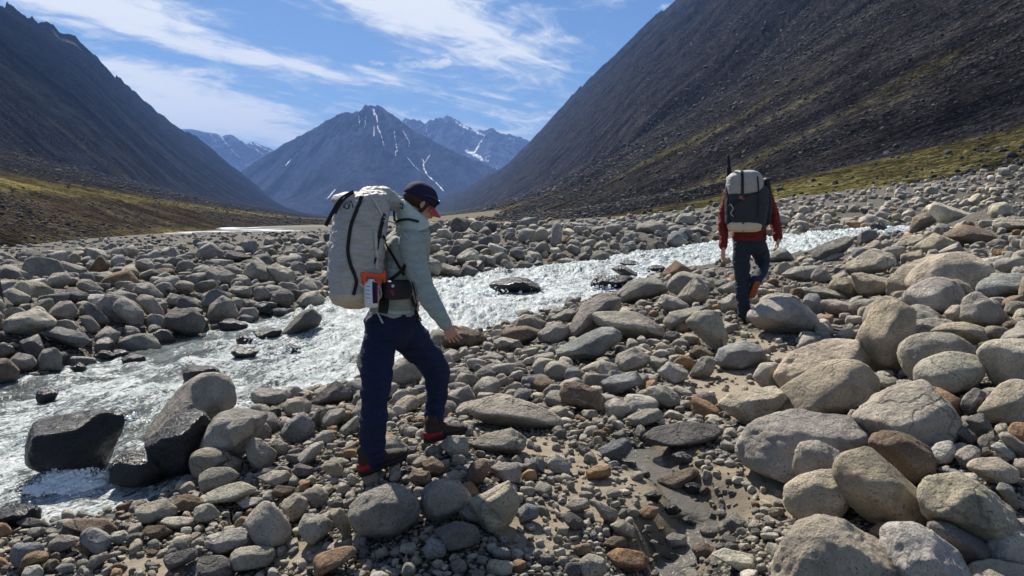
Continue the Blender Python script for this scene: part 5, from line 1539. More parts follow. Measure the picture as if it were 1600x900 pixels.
def spline(pts, n):
    pts = [np.array(p, float) for p in pts]; out = []
    for k in range(len(pts) - 1):
        p0 = pts[max(k - 1, 0)]; a = pts[k]; b = pts[k + 1]; p3 = pts[min(k + 2, len(pts) - 1)]
        for s in np.linspace(0, 1, n, endpoint=(k == len(pts) - 2)):
            out.append(0.5 * ((2 * a) + (b - p0) * s + (2 * p0 - 5 * a + 4 * b - p3) * s * s + (3 * a - p0 - 3 * b + p3) * s ** 3))
    return out
def ribbon(name, bvh, pts, w, mat, parent, dflt, lift=.004, th=.003, n=7):
    """a strap laid on the surface it crosses"""
    S = spline(pts, n); C = []; N_ = []
    for p in S:
        c, no = hitp(bvh, p[0], p[1], dflt); C.append(c); N_.append(no.normalized())
    for _ in range(2):
        C = [C[0]] + [C[k] * .5 + (C[k - 1] + C[k + 1]) * .25 for k in range(1, len(C) - 1)] + [C[-1]]
        N_ = [N_[0]] + [(N_[k] * .5 + (N_[k - 1] + N_[k + 1]) * .25).normalized() for k in range(1, len(N_) - 1)] + [N_[-1]]
    V, F = [], []
    for k in range(len(C)):
        t = (C[min(k + 1, len(C) - 1)] - C[max(k - 1, 0)]).normalized(); sd = t.cross(N_[k]).normalized() * w / 2; c = C[k] + N_[k] * lift
        V += [c - sd, c + sd, c + sd + N_[k] * th, c - sd + N_[k] * th]
        if k:
            o = (k - 1) * 4
            for j in range(4): F.append((o + j, o + (j + 1) % 4, o + 4 + (j + 1) % 4, o + 4 + j))
    F += [(3, 2, 1, 0), tuple(len(V) - 4 + j for j in range(4))]
    me = bpy.data.meshes.new(name); me.from_pydata(V, [], F); me.update()
    return link(name, me, mat, parent)
def mesh_from(name, pieces, mat, parent, smooth=True):
    V, F = join(pieces); me = bpy.data.meshes.new(name); me.from_pydata([tuple(p) for p in V], [], F)
    bm = bmesh.new(); bm.from_mesh(me); bmesh.ops.recalc_face_normals(bm, faces=bm.faces[:]); bm.to_mesh(me); bm.free()
    me.polygons.foreach_set('use_smooth', np.full(len(me.polygons), smooth)); return link(name, me, mat, parent)
def folds(k=1.0, amp=.006, seed=1, st_=(14, 14, 22)):
    s_ = np.array(st_)
    return lambda P: amp * k * (fbm(P * s_, 3, seed) + .7 * fbm(P * s_ * .45, 2, seed + 5, ridged=True) - .35)

def hand(wrist, fdir, pnorm, side, scale, mat, parent, curl=.5):
    """palm, four fingers of different length with two bends, a thumb from the side of the palm"""
    w = Vector(wrist); f = Vector(fdir).normalized(); pn = (Vector(pnorm) - f * Vector(pnorm).dot(f)).normalized(); sd = f.cross(pn) * side
    s = scale; pcs = []
    pal = []
    for k, (l, a, b) in enumerate([(-.035, .026, .019), (0, .027, .018), (.03, .036, .016), (.06, .042, .0145), (.085, .041, .0125), (.092, .036, .009)]):
        pal.append(ring(w + f * l * s, sd, pn, a * s, b * s, 2.6, 20))
    pcs.append(loft(pal, 20))
    for k, (off, ln, sp) in enumerate([(-.031, .066, -.16), (-.011, .076, -.04), (.011, .071, .07), (.031, .055, .20)]):
        base = w + f * .080 * s + sd * off * s
        d = (f + sd * sp).normalized(); p = base; pts = [base - f * .01 * s, base]
        ang = curl * (.35 + .12 * k)
        for j, fr in enumerate((.46, .31, .23)):
            d = (d * math.cos(ang) + pn * math.sin(ang)).normalized(); p = p + d * ln * fr * s; pts.append(p)
        pcs.append(limb(pts, [.0088 * s, .0088 * s, .0082 * s, .0074 * s, .0062 * s], 12))
    b0 = w + f * .018 * s - sd * .024 * s
    t1 = (f * .62 - sd * .72 + pn * .30).normalized(); t2 = (f * .88 - sd * .35 + pn * .35).normalized()
    pcs.append(limb([b0, b0 + t1 * .034 * s, b0 + t1 * .034 * s + t2 * .026 * s, b0 + t1 * .034 * s + t2 * .048 * s], [.0135 * s, .0105 * s, .0095 * s, .0075 * s], 12))
    return remesh('hand', pcs, .0026 * s, 2, None, mat, parent)

def head_pieces(c, f, up, sd):
    c, f, up, sd = Vector(c), Vector(f), Vector(up), Vector(sd); P = []
    P.append(ball(c + up * .025 - f * .012, f, sd, up, .094, .075, .090))
    P.append(ball(c - up * .045 + f * .028, f, sd, up, .060, .056, .070))
    P.append(ball(c - up * .095 + f * .050, f, sd, up, .028, .030, .022))
    P.append(limb([c + f * .082 - up * .004, c + f * .100 - up * .034, c + f * .088 - up * .040], [.008, .012, .009], 12))
    P.append(ball(c + f * .074 + up * .018, f, sd, up, .014, .048, .012))
    for s in (-1, 1):
        P.append(ball(c + sd * s * .076 - up * .012 - f * .006, f, sd, up, .018, .008, .030))
        P.append(ball(c + f * .058 - up * .030 + sd * s * .032, f, sd, up, .022, .020, .018))
    P.append(ball(c + f * .083 - up * .064, f, sd, up, .010, .022, .006)); P.append(ball(c + f * .080 - up * .074, f, sd, up, .010, .019, .006))
    return P
def eyes(c, f, up, sd, parent):
    for s in (-1, 1):
        e_ = mesh_from('eye', [ball(Vector(c) + Vector(f) * .0735 + Vector(sd) * s * .031 - Vector(up) * .002, f, sd, up, .011, .012, .011, 16)], M_white, parent)
def shoe(heel, d, up, ln, parent, soles=M_sole, red=None, uppers=M_shoe):
    d = Vector(d).normalized(); up = (Vector(up) - d * Vector(up).dot(d)).normalized(); sd = d.cross(up); h = Vector(heel); s = ln / .29
    R = []
    for (l, hh, w_) in [(-.012, .050, .026), (.0, .085, .036), (.03, .100, .041), (.065, .105, .043), (.10, .098, .043), (.14, .082, .045), (.18, .066, .050), (.22, .056, .052), (.255, .046, .047), (.28, .034, .034), (.29, .020, .016)]:
        R.append(ring(h + d * l * s + up * (.018 + hh / 2) * s, sd, up, w_ * s, hh / 2 * s, 2.6, 24))
    a = remesh('shoe', [loft(R, 24), limb([h + d * .05 * s + up * .08 * s, h + d * .045 * s + up * .135 * s], [.045 * s, .046 * s], 20)], .006, 3, folds(1, .003, 3, (40, 40, 40)), uppers, parent)
    V = []
    for (l, w_) in [(-.022, .018), (-.012, .034), (.02, .044), (.08, .045), (.13, .044), (.18, .051), (.23, .054), (.265, .048), (.29, .034), (.302, .014)]:
        V.append(ring(h + d * l * s + up * (.012 + (0.02 if l > .28 else 0)) * s, sd, up, w_ * s, .019 * s, 4, 16))
    mesh_from('sole', [loft(V, 16)], soles, a)
    if red:
        V = [ring(h + d * l * s + up * .045 * s, sd, up, w_ * s, .026 * s, 3, 16) for (l, w_) in [(-.020, .020), (-.008, .038), (.03, .046), (.07, .0465), (.10, .046)]]
        mesh_from('heel_counter', [loft(V, 16)], red, a)
        for q in (.10, .13, .16):
            c = h + d * q * s + up * (.118 - (q - .1) * .55) * s
            mesh_from('lace', [limb([c - sd * .03 * s, c + up * .006 * s, c + sd * .03 * s], [.004, .004, .004], 8)], M_sred, a)
    return a

# ---- near hiker
F1 = Vector((.87, .49, 0)).normalized(); R1 = Vector((.49, -.87, 0)).normalized(); UP = Vector((0, 0, 1))
h1 = empty('person', (-.70, 4.45, .03))
tag(h1, 'hiker in a sage green fleece, navy trousers and dark cap stepping up over the stones', 'person')
def lean(c, a, b, sq=2.2, n=28, w=0.0):
    u = (F1 + UP * w).normalized(); return ring(c, u, R1, a, b, sq, n)
HC = QV(656, 318, 4.44); hf = (F1 * .86 - UP * .50).normalized(); hu = (UP * .86 + F1 * .50).normalized(); hs = R1
tr = [QV(612, 497, 4.49), QV(614, 470, 4.48), QV(622, 440, 4.48), QV(632, 400, 4.48), QV(638, 372, 4.48), QV(645, 350, 4.47)]
legR = [QV(598, 512, 4.43), QV(590, 560, 4.39), QV(587, 615, 4.36), QV(583, 670, 4.36), QV(581, 722, 4.38)]
legL = [QV(628, 512, 4.54), QV(650, 540, 4.60), QV(679, 572, 4.66), QV(683, 612, 4.67), QV(678, 656, 4.68)]
armR = [QV(643, 377, 4.33), QV(654, 430, 4.25), QV(670, 466, 4.20), QV(697, 508, 4.16)]
armL = [QV(652, 378, 4.62), QV(643, 428, 4.74), QV(646, 458, 4.68)]
body = head_pieces(HC, hf, hu, hs)
body.append(limb([HC - hu * .06 - hf * .03, tr[5]], [.052, .06]))
body.append(loft([lean(c, a * .8, b * .85) for c, (a, b) in zip(tr, [(.12, .16), (.12, .155), (.115, .15), (.13, .17), (.115, .165), (.06, .08)])]))
body += [limb(legR, [.075, .07, .055, .05, .04]), limb(legL, [.085, .08, .055, .05, .04]), limb(armR, [.05, .042, .036, .026]), limb(armL, [.05, .042, .03])]
b1 = remesh('body', body, .0065, 3, None, M_skin, h1)
eyes(HC, hf, hu, hs, h1)
pants = remesh('trousers', [loft([lean(c, a, b) for c, (a, b) in zip([QV(614, 486, 4.48), QV(609, 500, 4.48), QV(607, 520, 4.47), QV(607, 540, 4.47)], [(.135, .165), (.145, .175), (.15, .17), (.10, .12)])]),
    limb(legR, [.105, .100, .088, .080, .075], 24), limb([legR[-1], QV(580, 728, 4.38)], [.074, .066], 24), limb(legL, [.115, .110, .086, .074, .062], 24)], .009, 3, folds(1, .016, 11, (8, 8, 17)), M_pants, h1)
jac = remesh('fleece', [loft([lean(c, a, b) for c, (a, b) in zip([QV(613, 492, 4.48)] + tr[1:], [(.128, .168), (.128, .165), (.125, .165), (.140, .185), (.125, .18), (.085, .10)])]),
    limb(armR[:3] + [QV(694, 503, 4.165)], [.078, .066, .057, .040], 24), limb(armL, [.075, .062, .05], 24)], .008, 4, folds(1, .012, 21, (8, 8, 13)), M_mint, h1)
hood = remesh('hood', [loft([lean(c, a, b, 2.2, 28, .35) for c, (a, b) in zip([QV(644, 361, 4.44), QV(642, 348, 4.42), QV(636, 334, 4.41), QV(629, 320, 4.40), QV(625, 311, 4.40)], [(.105, .13), (.090, .12), (.064, .10), (.036, .08), (.016, .04)])])], .007, 4, folds(1, .005, 31), M_mintl, h1)
cuff = mesh_from('cuff', [limb([QV(691, 499, 4.168), QV(696, 507, 4.16)], [.040, .036], 20)], M_mint, h1)
hand(QV(697, 510, 4.155), (.42, .25, -.72), (-.15, .9, .15), -1, .84, M_skin, h1, .5)
hand(QV(647, 462, 4.67), (.0, .1, -.9), (-.5, -.6, -.2), -1, .95, M_skin, h1, .6)
shoe(QV(567, 741, 4.33), F1 + UP * .24, UP, .29, h1, M_sole, M_sred)
shoe(QV(668, 690, 4.60), F1 + UP * .10, UP, .27, h1, M_sole, M_sred)
# hair, cap, glasses
mesh_from('hair', [ball(HC + hu * .012 - hf * .030, hf, hs, hu, .086, .081, .072), limb([HC - hf * .07 - hu * .01, HC - hf * .075 - hu * .055], [.045, .028]), limb([HC + hs * .066 + hf * .012 + hu * .0, HC + hs * .068 + hf * .002 - hu * .045], [.022, .014])], M_hair, h1)
cr = []
for (l, k) in [(.010, 1.0), (.03, 1.02), (.06, .98), (.085, .86), (.105, .66), (.118, .40), (.124, .12)]:
    cr.append(ring(HC + hu * l - hf * .012, hf, hs, .104 * k, .087 * k, 2.15, 30))
capo = mesh_from('cap', [loft(cr, 30)], M_cap, h1)
bv, bf = [], []
for i, s in enumerate(np.linspace(0, .85, 7)):
    for j, a in enumerate(np.linspace(-1.05, 1.05, 13)):
        rr_ = .100 + .075 * s * math.cos(a * .9) ** .6
        p = HC + hu * (.016 - .030 * s - .016 * math.sin(a) ** 2) + hf * (rr_ * math.cos(a) - .010) + hs * (.084 + .012 * s) * math.sin(a)
        bv.append(p)
bf = [(i * 13 + j, i * 13 + j + 1, (i + 1) * 13 + j + 1, (i + 1) * 13 + j) for i in range(6) for j in range(12)]
nb_ = len(bv); bv += [p + hu * .004 for p in bv]; bf += [tuple(nb_ + q for q in f[::-1]) for f in bf]
for j in range(12): bf.append((72 + 6 + j - 0, 72 + 6 + j + 1, nb_ + 72 + 6 + j + 1, nb_ + 72 + 6 + j))
me = bpy.data.meshes.new('brim'); me.from_pydata(bv, [], bf); me.update(); link('brim', me, M_pink, capo)
sg = mesh_from('sunglasses', [ball(HC + hf * .085 + hu * .052 + hs * s * .034, hf, hs, hu, .008, .030, .020, 16) for s in (-1, 1)] + [limb([HC + hf * .075 + hu * .056 + hs * s * .058, HC + hf * .03 + hu * .054 + hs * s * .088, HC - hf * .03 + hu * .04 + hs * s * .088], [.003] * 3, 8) for s in (-1, 1)], M_lens, h1)
bj = bvh_of([jac, hood, pants])
for k, pts in enumerate([[(625, 318), (630, 320), (629, 326), (626, 324)], [(620, 319), (624, 325)]]):
    ribbon('chest_mark', bj, pts, .007, M_black, jac, 4.35, .003, .001)
ribbon('hem_band', bj, [(601, 485), (618, 489), (641, 487)], .016, M_mintl, jac, 4.35, .001, .003)

# ---- near hiker's pack
p1 = empty('backpack', (-.92, 4.34, .95))
tag(p1, 'tall pale grey roll-top backpack with black webbing and cream base on the near hiker', 'backpack')
PK = [(553, 479, .05, .07), (553, 474, .11, .13), (555, 462, .135, .16), (555, 430, .148, .172), (558, 380, .150, .175), (563, 340, .148, .168), (568, 320, .135, .155), (575, 306, .10, .13), (582, 299, .05, .08)]
def pring(x, y, a, b, k=1.0): return ring(QV(x, y, 4.34), F1, R1, a * k, b * k, 3.2, 40)
wr = lambda P: .012 * fbm(P * np.array([9, 9, 26]), 3, 61) + .010 * fbm(P * np.array([30, 30, 34]), 3, 71, ridged=True) * sstep(P[:, 2], 1.50, 1.60) - .003
pbody = remesh('pack_body', [loft([pring(*q) for q in PK], 40), limb([QV(578, 312, 4.36), QV(600, 309, 4.38), QV(621, 319, 4.40)], [.075, .062, .045], 20)], .0075, 3, wr, M_pack, p1)
remesh('base_panel', [loft([pring(x, y, a, b, 1.018) for (x, y, a, b) in [(553, 481.5, .04, .06), (553, 475, .11, .13), (555, 464, .135, .16), (555, 455, .14, .165)]], 40)], .007, 3, lambda P: .004 * fbm(P * 18, 3, 81), M_cream, p1)
remesh('lid_flap', [loft([pring(x, y, a, b) for (x, y, a, b) in [(541, 321, .05, .13), (541, 313, .075, .14), (545, 305, .075, .125), (552, 300, .04, .08)]], 40)], .007, 4, lambda P: .006 * fbm(P * 24, 3, 91), M_pack, p1)
bp = bvh_of([pbody, jac, hood])
ba = bvh_of([pbody, jac, hood, pants])
ribbon('back_strap', bp, [(567, 304), (561, 318), (556, 331), (549, 351), (545, 377), (544, 394), (548, 414), (556, 435), (556, 446), (552, 461)], .020, M_black, p1, 4.2)
ribbon('loose_strap', None, [(553, 300), (540, 306), (530, 315), (522, 328), (515, 341), (509, 353)], .022, M_black, p1, 4.22)
ribbon('loose_strap', None, [(546, 305), (537, 312), (528, 326), (524, 334)], .012, M_black, p1, 4.20)
ribbon('side_strap', bp, [(600, 334), (597, 346), (594, 357), (592, 372)], .024, M_black, p1, 4.2)
ribbon('side_strap', bp, [(592, 372), (589, 390), (585, 412)], .010, M_black, p1, 4.2)
ribbon('pale_strap', bp, [(575, 301), (583, 311), (589, 322), (595, 333), (601, 343)], .012, M_palew, p1, 4.2)
ribbon('pale_strap', bp, [(586, 362), (587, 380), (588, 400), (588, 419)], .017, M_palew, p1, 4.2)
ribbon('pale_cord', ba, [(598, 345), (612, 347), (625, 355), (633, 366), (638, 372)], .008, M_palew, p1, 4.2, .006)
ribbon('shoulder_strap', bj, [(617, 350), (624, 345), (638, 343), (654, 347)], .014, M_black, p1, 4.3, .005, .006)
ribbon('shoulder_strap', bj, [(616, 330), (616, 338), (617, 346)], .014, M_black, p1, 4.3, .005, .006)
ribbon('load_strap', ba, [(597, 368), (604, 380), (613, 396), (622, 412), (631, 430)], .015, M_black, p1, 4.25, .005, .004)
ribbon('load_strap', ba, [(635, 414), (626, 424), (610, 438)], .019, M_black, p1, 4.25, .007, .005)
ribbon('compression_strap', bp, [(520, 352), (545, 356), (575, 358), (598, 357)], .004, M_palew, p1, 4.2, .003, .002)
ribbon('compression_strap', bp, [(512, 425), (545, 431), (575, 428)], .004, M_palew, p1, 4.2, .003, .002)
ribbon('hip_strap', ba, [(599, 442), (601, 456), (602, 472), (600, 489)], .055, M_black, p1, 4.3, .006, .014)
ribbon('hip_strap', ba, [(641, 462), (646, 478), (652, 493), (655, 500)], .022, M_black, p1, 4.32, .008, .006)
ribbon('hip_strap', ba, [(646, 440), (650, 452), (652, 468), (650, 480)], .010, M_black, p1, 4.30, .010, .004)
ribbon('pale_cord', ba, [(578, 431), (585, 436), (591, 450), (592, 470), (593, 487), (599, 505)], .010, M_palew, p1, 4.22, .016, .004)
c0, _ = hitp(bj, 620, 452, 4.3)
pouch = remesh('hip_pouch', [loft([ring(c0 + UP * z_ + R1 * .02, F1, R1, a_, b_, 3, 24) for z_, a_, b_ in [(-.058, .05, .02), (-.05, .078, .035), (-.02, .086, .045), (.02, .088, .045), (.045, .08, .035), (.055, .05, .02)]], 24)], .006, 2, folds(1, .003, 7), M_dgrey, p1)
bq = bvh_of([pouch])
c1, n1_ = hitp(bq, 614, 447, 4.2); mesh_from('buckle_disc', [ball(c1, F1, UP, R1, .010, .010, .004, 16)], M_white, pouch)
ribbon('pink_tab', bq, [(611, 453), (615, 461)], .016, M_lab, pouch, 4.2, .002, .002)
# printed mark on the pack: a little pair of peaks
for pts in [[(538, 325), (542, 316), (546, 325)], [(545, 325), (549, 314), (552, 325)], [(536, 322), (541, 326), (546, 325)]]:
    ribbon('printed_mark', bp, pts, .0055, M_black, pbody, 4.2, .002, .001)
# mesh pocket with a bottle and a trowel
cb, nbn = hitp(bp, 577, 458, 4.2)
outd = (Vector((nbn.x, nbn.y, 0))).normalized()
bt = empty('bottle', tuple(cb + outd * .03 - UP * .08)); tag(bt, 'white squeeze bottle with blue and red label in the side pocket of the pale backpack', 'bottle')
bc = cb + outd * .030
bo = mesh_from('bottle_body', [loft([ring(bc + UP * z_, F1, R1, r_, r_, 2.3, 24) for z_, r_ in [(-.078, .030), (-.072, .038), (0, .040), (.045, .040), (.062, .034), (.072, .018), (.082, .018)]], 24)], M_white, bt)
bvb = bvh_of([bo])
ribbon('label', bvb, [(585, 441), (585, 456), (586, 474)], .026, M_cap, bt, 4.1, .001, .001)
ribbon('label', bvb, [(589, 442), (589, 456), (589, 474)], .010, M_lab, bt, 4.1, .002, .001)
for k_ in range(4): ribbon('print_line', bvb, [(572, 447 + 6 * k_), (578, 448 + 6 * k_)], .003, M_lens, bt, 4.1, .001, .001)
ribbon('pocket_rim', bp, [(560, 440), (568, 448), (574, 452)], .010, M_palew, p1, 4.2, .020, .003)
tw_ = empty('trowel', tuple(cb + UP * .09)); tag(tw_, 'bright orange plastic camp trowel poking out of the pale backpack side pocket', 'trowel')
ct, _n = hitp(bp, 580, 430, 4.2); ct = ct + outd * .028
ax = (QV(597, 430, ct.y) - QV(563, 428, ct.y)).normalized()
mesh_from('handle', [limb([ct - ax * .058, ct - ax * .03, ct + ax * .03, ct + ax * .055], [.019, .012, .015, .020], 16), mesh_pl := loft([ring(ct + ax * .058, UP, outd, .036, .010, 4, 28), ring(ct + ax * .066, UP, outd, .036, .010, 4, 28)], 28), limb([ct - ax * .05, ct - ax * .05 - UP * .05], [.017, .017], 12)], M_orange, tw_)
mesh_from('blade', [loft([ring(ct - UP * .02, ax, outd, .040, .004, 4, 20), ring(ct - UP * .09, ax, outd, .028, .004, 4, 20)], 20)], M_orange, tw_)

# ---- far hiker
F2 = Vector((.10, .99, 0)).normalized(); R2 = Vector((.99, -.10, 0)).normalized()
h2 = empty('person', (2.70, 8.68, .31))
tag(h2, 'hiker in a brick red jacket and dark trousers walking away between the boulders', 'person')
D2 = 8.70
def ln2(c, a, b, sq=2.2, n=28): return ring(c, F2, R2, a, b, sq, n)
HC2 = QV(1167, 287, 8.83)
L2 = [QV(1161, 380, 8.72), QV(1158, 405, 8.72), QV(1160, 438, 8.72), QV(1161, 465, 8.71), QV(1163, 490, 8.70)]
R2l = [QV(1181, 378, 8.76), QV(1188, 395, 8.86), QV(1192, 412, 8.92), QV(1188, 427, 8.78), QV(1182, 438, 8.66)]
A2l = [QV(1140, 304, 8.76), QV(1131, 342, 8.72), QV(1130, 386, 8.62)]
A2r = [QV(1195, 304, 8.74), QV(1209, 338, 8.72), QV(1216, 371, 8.62)]
t2c = [QV(1171, 376, 8.74), QV(1170, 350, 8.74), QV(1168, 325, 8.75), QV(1168, 304, 8.76), QV(1168, 296, 8.78)]
remesh('body', head_pieces(HC2, F2, UP, R2) + [limb([HC2 - UP * .06, t2c[4]], [.052, .06]), loft([ln2(c, a, b) for c, (a, b) in zip(t2c, [(.10, .14), (.09, .13), (.11, .16), (.10, .17), (.06, .09)])]),
    limb(L2, [.08, .075, .055, .05, .04]), limb(R2l, [.08, .075, .055, .05, .04]), limb(A2l, [.05, .042, .028]), limb(A2r, [.05, .042, .028])], .008, 3, None, M_skin, h2)
eyes(HC2, F2, UP, R2, h2)
tr2 = remesh('trousers', [loft([ln2(c, a, b) for c, (a, b) in zip([QV(1172, 364, 8.74), QV(1171, 378, 8.74), QV(1171, 390, 8.74), QV(1171, 397, 8.74)], [(.13, .18), (.14, .19), (.12, .17), (.06, .1)])]),
    limb(L2, [.105, .102, .086, .078, .072], 24), limb(R2l, [.105, .10, .085, .072, .062], 24)], .011, 3, folds(1, .016, 13, (7, 7, 15)), M_pants2, h2)
jk2 = remesh('jacket', [loft([ln2(c, a, b) for c, (a, b) in zip(t2c, [(.145, .195), (.13, .185), (.14, .20), (.13, .21), (.08, .12)])]), limb(A2l, [.078, .064, .048], 24), limb(A2r, [.08, .066, .050], 24)], .010, 3, folds(1, .018, 23, (8, 8, 12)), M_red, h2)
hand(QV(1130, 391, 8.60), (.02, .1, -1), (.95, .3, 0), 1, .95, M_skin, h2, 1.0)
hand(QV(1216, 375, 8.60), (-.02, .05, -1), (-.95, .3, 0), -1, .95, M_skin, h2, 1.0)
shoe(QV(1164, 503, 8.62), F2, UP, .29, h2)
shoe(QV(1184, 443, 8.60), Vector((-.10, .62, -.80)), Vector((-.1, .80, .60)), .25, h2, M_osole)
mesh_from('cap', [ball(HC2 + UP * .03, F2, R2, UP, .10, .083, .09)], M_cap, h2)
mesh_from('hair', [ball(HC2 - F2 * .03, F2, R2, UP, .085, .08, .08)], M_hair, h2)
p2 = empty('backpack', (2.70, 8.42, 1.2)); tag(p2, 'charcoal backpack with pale grey top pocket and cream base worn by the red-jacketed hiker', 'backpack')
def q2(x, y, a, b, sq=3.2): return ring(QV(x, y, 8.46), F2, R2, a, b, sq, 36)
wb = remesh('pack_body', [loft([q2(1167, 362, .05, .10), q2(1167, 359, .12, .17), q2(1167, 345, .15, .205), q2(1168, 320, .16, .225), q2(1168, 300, .155, .23), q2(1168, 290, .12, .19)], 36)], .010, 3, folds(1, .012, 43), M_dgrey, p2)
M_lid = cloth('worn_grey_pack_cloth', (.36, .345, .32), .65, .9, .3)
lid = remesh('top_pocket', [loft([q2(1163, 308, .10, .14), q2(1163, 303, .155, .19), q2(1163, 290, .165, .20), q2(1163, 276, .16, .19), q2(1164, 269, .12, .14), q2(1163, 266, .06, .09)], 36)], .010, 3, lambda P: .009 * fbm(P * np.array([14, 14, 20]), 3, 45), M_lid, p2)
remesh('base_panel', [loft([q2(1164, 362.5, .08, .12), q2(1164, 359, .13, .18), q2(1164, 351, .155, .195), q2(1164, 347, .14, .18)], 36)], .010, 3, None, M_cream, p2)
for (x_, a_) in ((1139, .045), (1197, .055)):
    remesh('side_pocket', [loft([ring(QV(x_, y_, 8.50), F2, R2, .10 * k, a_ * k, 2.6, 24) for y_, k in [(352, .5), (348, .9), (330, 1), (300, .95), (280, .7), (277, .3)]], 24)], .011, 3, folds(1, .006, 47), M_black, p2)
b2 = bvh_of([wb, lid])
ribbon('back_strap', b2, [(1159, 267), (1160, 278), (1160, 290), (1160, 303)], .030, M_black, p2, 8.3, .006)
ribbon('back_strap', b2, [(1161, 348), (1161, 354), (1161, 360)], .024, M_black, p2, 8.3, .010)
ribbon('pink_patch', b2, [(1155, 308), (1159, 309), (1163, 309)], .035, cloth('faded_pink_patch', (.33, .10, .10), .8), p2, 8.3, .006)
for pts in [[(1183, 276), (1185, 300), (1184, 340)], [(1147, 312), (1146, 325), (1149, 342)], [(1141, 312), (1150, 318), (1165, 306), (1186, 300)]]:
    ribbon('side_strap', b2, pts, .016, M_black, p2, 8.3, .006)
ribbon('pale_cord', b2, [(1143, 320), (1146, 326), (1143, 333), (1147, 338)], .008, M_palew, p2, 8.3, .010)
rod = mesh_from('pole', [limb([QV(1138, 244, 8.50), QV(1139, 262, 8.50)], [.016, .018], 12), limb([QV(1139, 262, 8.50), QV(1141, 340, 8.48)], [.026, .028], 12), ], M_sole, None)
tag(rod, 'slim black pole standing up beside the top pocket of the charcoal backpack', 'pole')
# ------------------------------------------------------------------ what each stone is called
NAMED = [q for q in ROCKS if q.nm]
def zone(q):
    x, y = q.px[0], q.px[1]; t, _, _ = river(np.array([q.c[0]]), np.array([q.c[1]])); t = float(t[0])
    if q.wt == 'w' and q.c[1] > 4.5 and -0.05 < t < 1.05: return 'in the rapids'
    if t > 0.5: return 'on the far bank' if q.c[1] < 38 else 'high in the far boulder field'
    if x > 1130 and y < 520: return 'on the bouldery bank'
    if x > 1130: return 'in the boulder pile'
    if x < 540 and y < 760: return "by the torrent's edge"
    if 830 < x < 1150 and y > 660: return 'on the wet sand'
    return 'in the cobbles'
SH = {'r': ['rounded', 'smooth', 'egg-shaped', 'bun-shaped'], 'm': ['blunt', 'blocky', 'worn', 'lumpy'], 'a': ['angular', 'sharp-edged', 'faceted', 'slab-sided']}
used = set()
def direction(dx, dy):
    """of the stone from the thing it is named by, as one sees it"""
    if abs(dx) > 2.2 * abs(dy): return 'right of' if dx > 0 else 'left of'
    if abs(dy) > 2.2 * abs(dx): return 'just beyond' if dy < 0 else 'in front of'
    return ('beyond and right of' if dx > 0 else 'beyond and left of') if dy < 0 else ('in front and right of' if dx > 0 else 'in front and left of')
def sizew(q):
    s = max(q.wm, q.hm)
    return 'huge' if s > 1.1 else 'big' if s > .6 else 'medium' if s > .3 else 'small' if s > .14 else 'tiny'
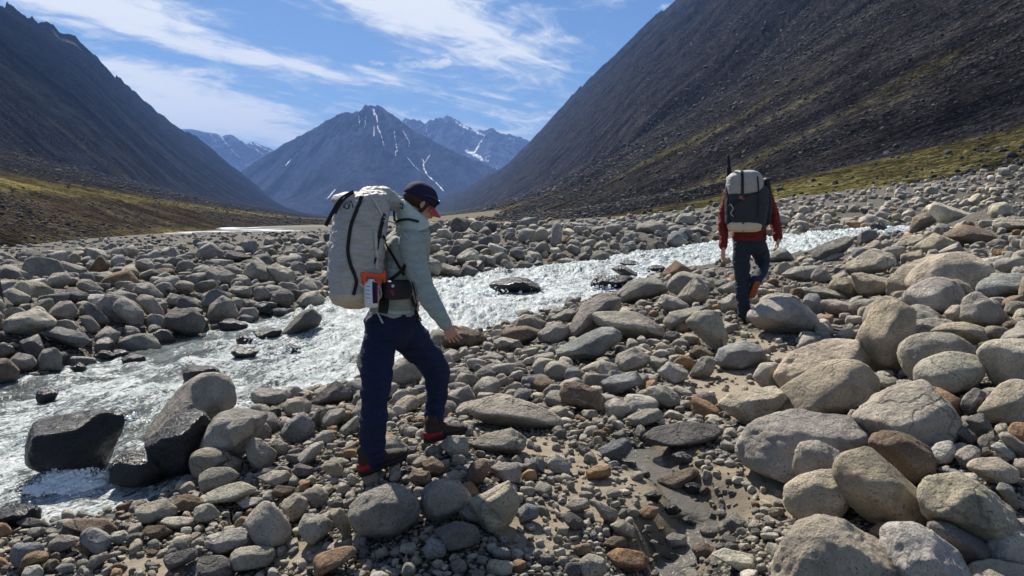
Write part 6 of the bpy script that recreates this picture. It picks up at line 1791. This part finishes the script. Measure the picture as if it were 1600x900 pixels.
for q in ROCKS:
    asp = q.px[2] / max(q.px[3], 1)
    sh = SH[q.rd]; k = 0 if asp < 1.35 else 2 if asp < 1.9 else 3
    shp = sh[k]
    if asp > 2.0: shp = 'long ' + ('rounded' if q.rd == 'r' else 'flat')
    if asp < 0.85: shp = 'upright ' + sh[0]
    q.shp = shp
    kind = q.o.name.split('.')[0]
    if q.nm:
        lab = q.nm if len(q.nm.split()) >= 4 else q.nm + ' ' + zone(q)
        if len(lab.split()) < 4: lab += ' ' + zone(q)
        cand = [lab, lab + ' ' + zone(q)]
    else:
        cand = []
        refs = sorted(NAMED, key=lambda n: (n.px[0] - q.px[0]) ** 2 + 2.0 * (n.px[1] - q.px[1]) ** 2)[:3]
        own = [TNAME[str(q.t)] + ' ' + shp + ' ' + kind, sizew(q) + ' ' + TNAME[str(q.t)] + ' ' + shp + ' ' + kind]
        for rf in refs:
            dx, dy = q.px[0] - rf.px[0], q.px[1] - rf.px[1]
            art = '' if rf.nm.startswith('the ') else 'the '
            rn = rf.nm
            for ow in own:
                cand.append(ow + ' ' + direction(dx, dy) + ' ' + art + rn)
        for rf in refs:
            cand.append(own[1] + ' ' + zone(q) + ' ' + direction(q.px[0] - rf.px[0], q.px[1] - rf.px[1]) + ' the ' + rf.nm)
    lab = None
    for c_ in cand:
        c_ = ' '.join(c_.split())
        if c_ not in used and 4 <= len(c_.split()) <= 16: lab = c_; break
    if lab is None:
        base = ' '.join((sizew(q) + ' ' + TNAME[str(q.t)] + ' ' + shp + ' ' + kind + ' ' + zone(q)).split())
        for extra in ('with a sunlit top', 'half buried among its neighbours', 'wedged between others', 'between darker stones', 'with small stones round its foot', 'lying apart'):
            if base + ' ' + extra not in used: lab = base + ' ' + extra; break
        else: lab = base
    used.add(lab); q.o['label'] = lab; q.o['category'] = kind
    q.o['group'] = {'boulder': 'boulders lying along the torrent', 'stone': 'loose stones lying along the torrent'}[kind]
# ------------------------------------------------------------------ air
hz = bpy.data.materials.new('air'); hz.use_nodes = True
H = NT(hz.node_tree); H.n.remove(H.n['Principled BSDF'])
vol = H.node('ShaderNodeVolumePrincipled')
vol.inputs['Color'].default_value = (0.25, 0.45, 0.97, 1)
vol.inputs['Density'].default_value = 7.6e-5
vol.inputs['Anisotropy'].default_value = 0.0
H.l.new(vol.outputs[0], H.n['Material Output'].inputs['Volume'])
bm = bmesh.new()
bmesh.ops.create_cube(bm, size=1.0)
me = bpy.data.meshes.new('haze'); bm.to_mesh(me); bm.free()
hb = link('haze', me, hz)
zt = max(max(v[2] for v in o.bound_box) for o in bpy.data.objects if o.type == 'MESH' and o.name.startswith(('mountain', 'central', 'jagged', 'snowy'))) + 20
print('top of the air', zt)
hb.scale = (26000, 16000, zt + 450)
hb.location = (0, 16000 / 2 - 700, (zt - 450) / 2)
tag(hb, kind='stuff')

sc.cycles.use_denoising = True
sc.cycles.volume_bounces = 0
sc.cycles.max_bounces = 6
sc.cycles.diffuse_bounces = 3
sc.cycles.glossy_bounces = 3
sc.cycles.transmission_bounces = 4
sc.cycles.sample_clamp_indirect = 4.0
sc.cycles.sample_clamp_direct = 12.0
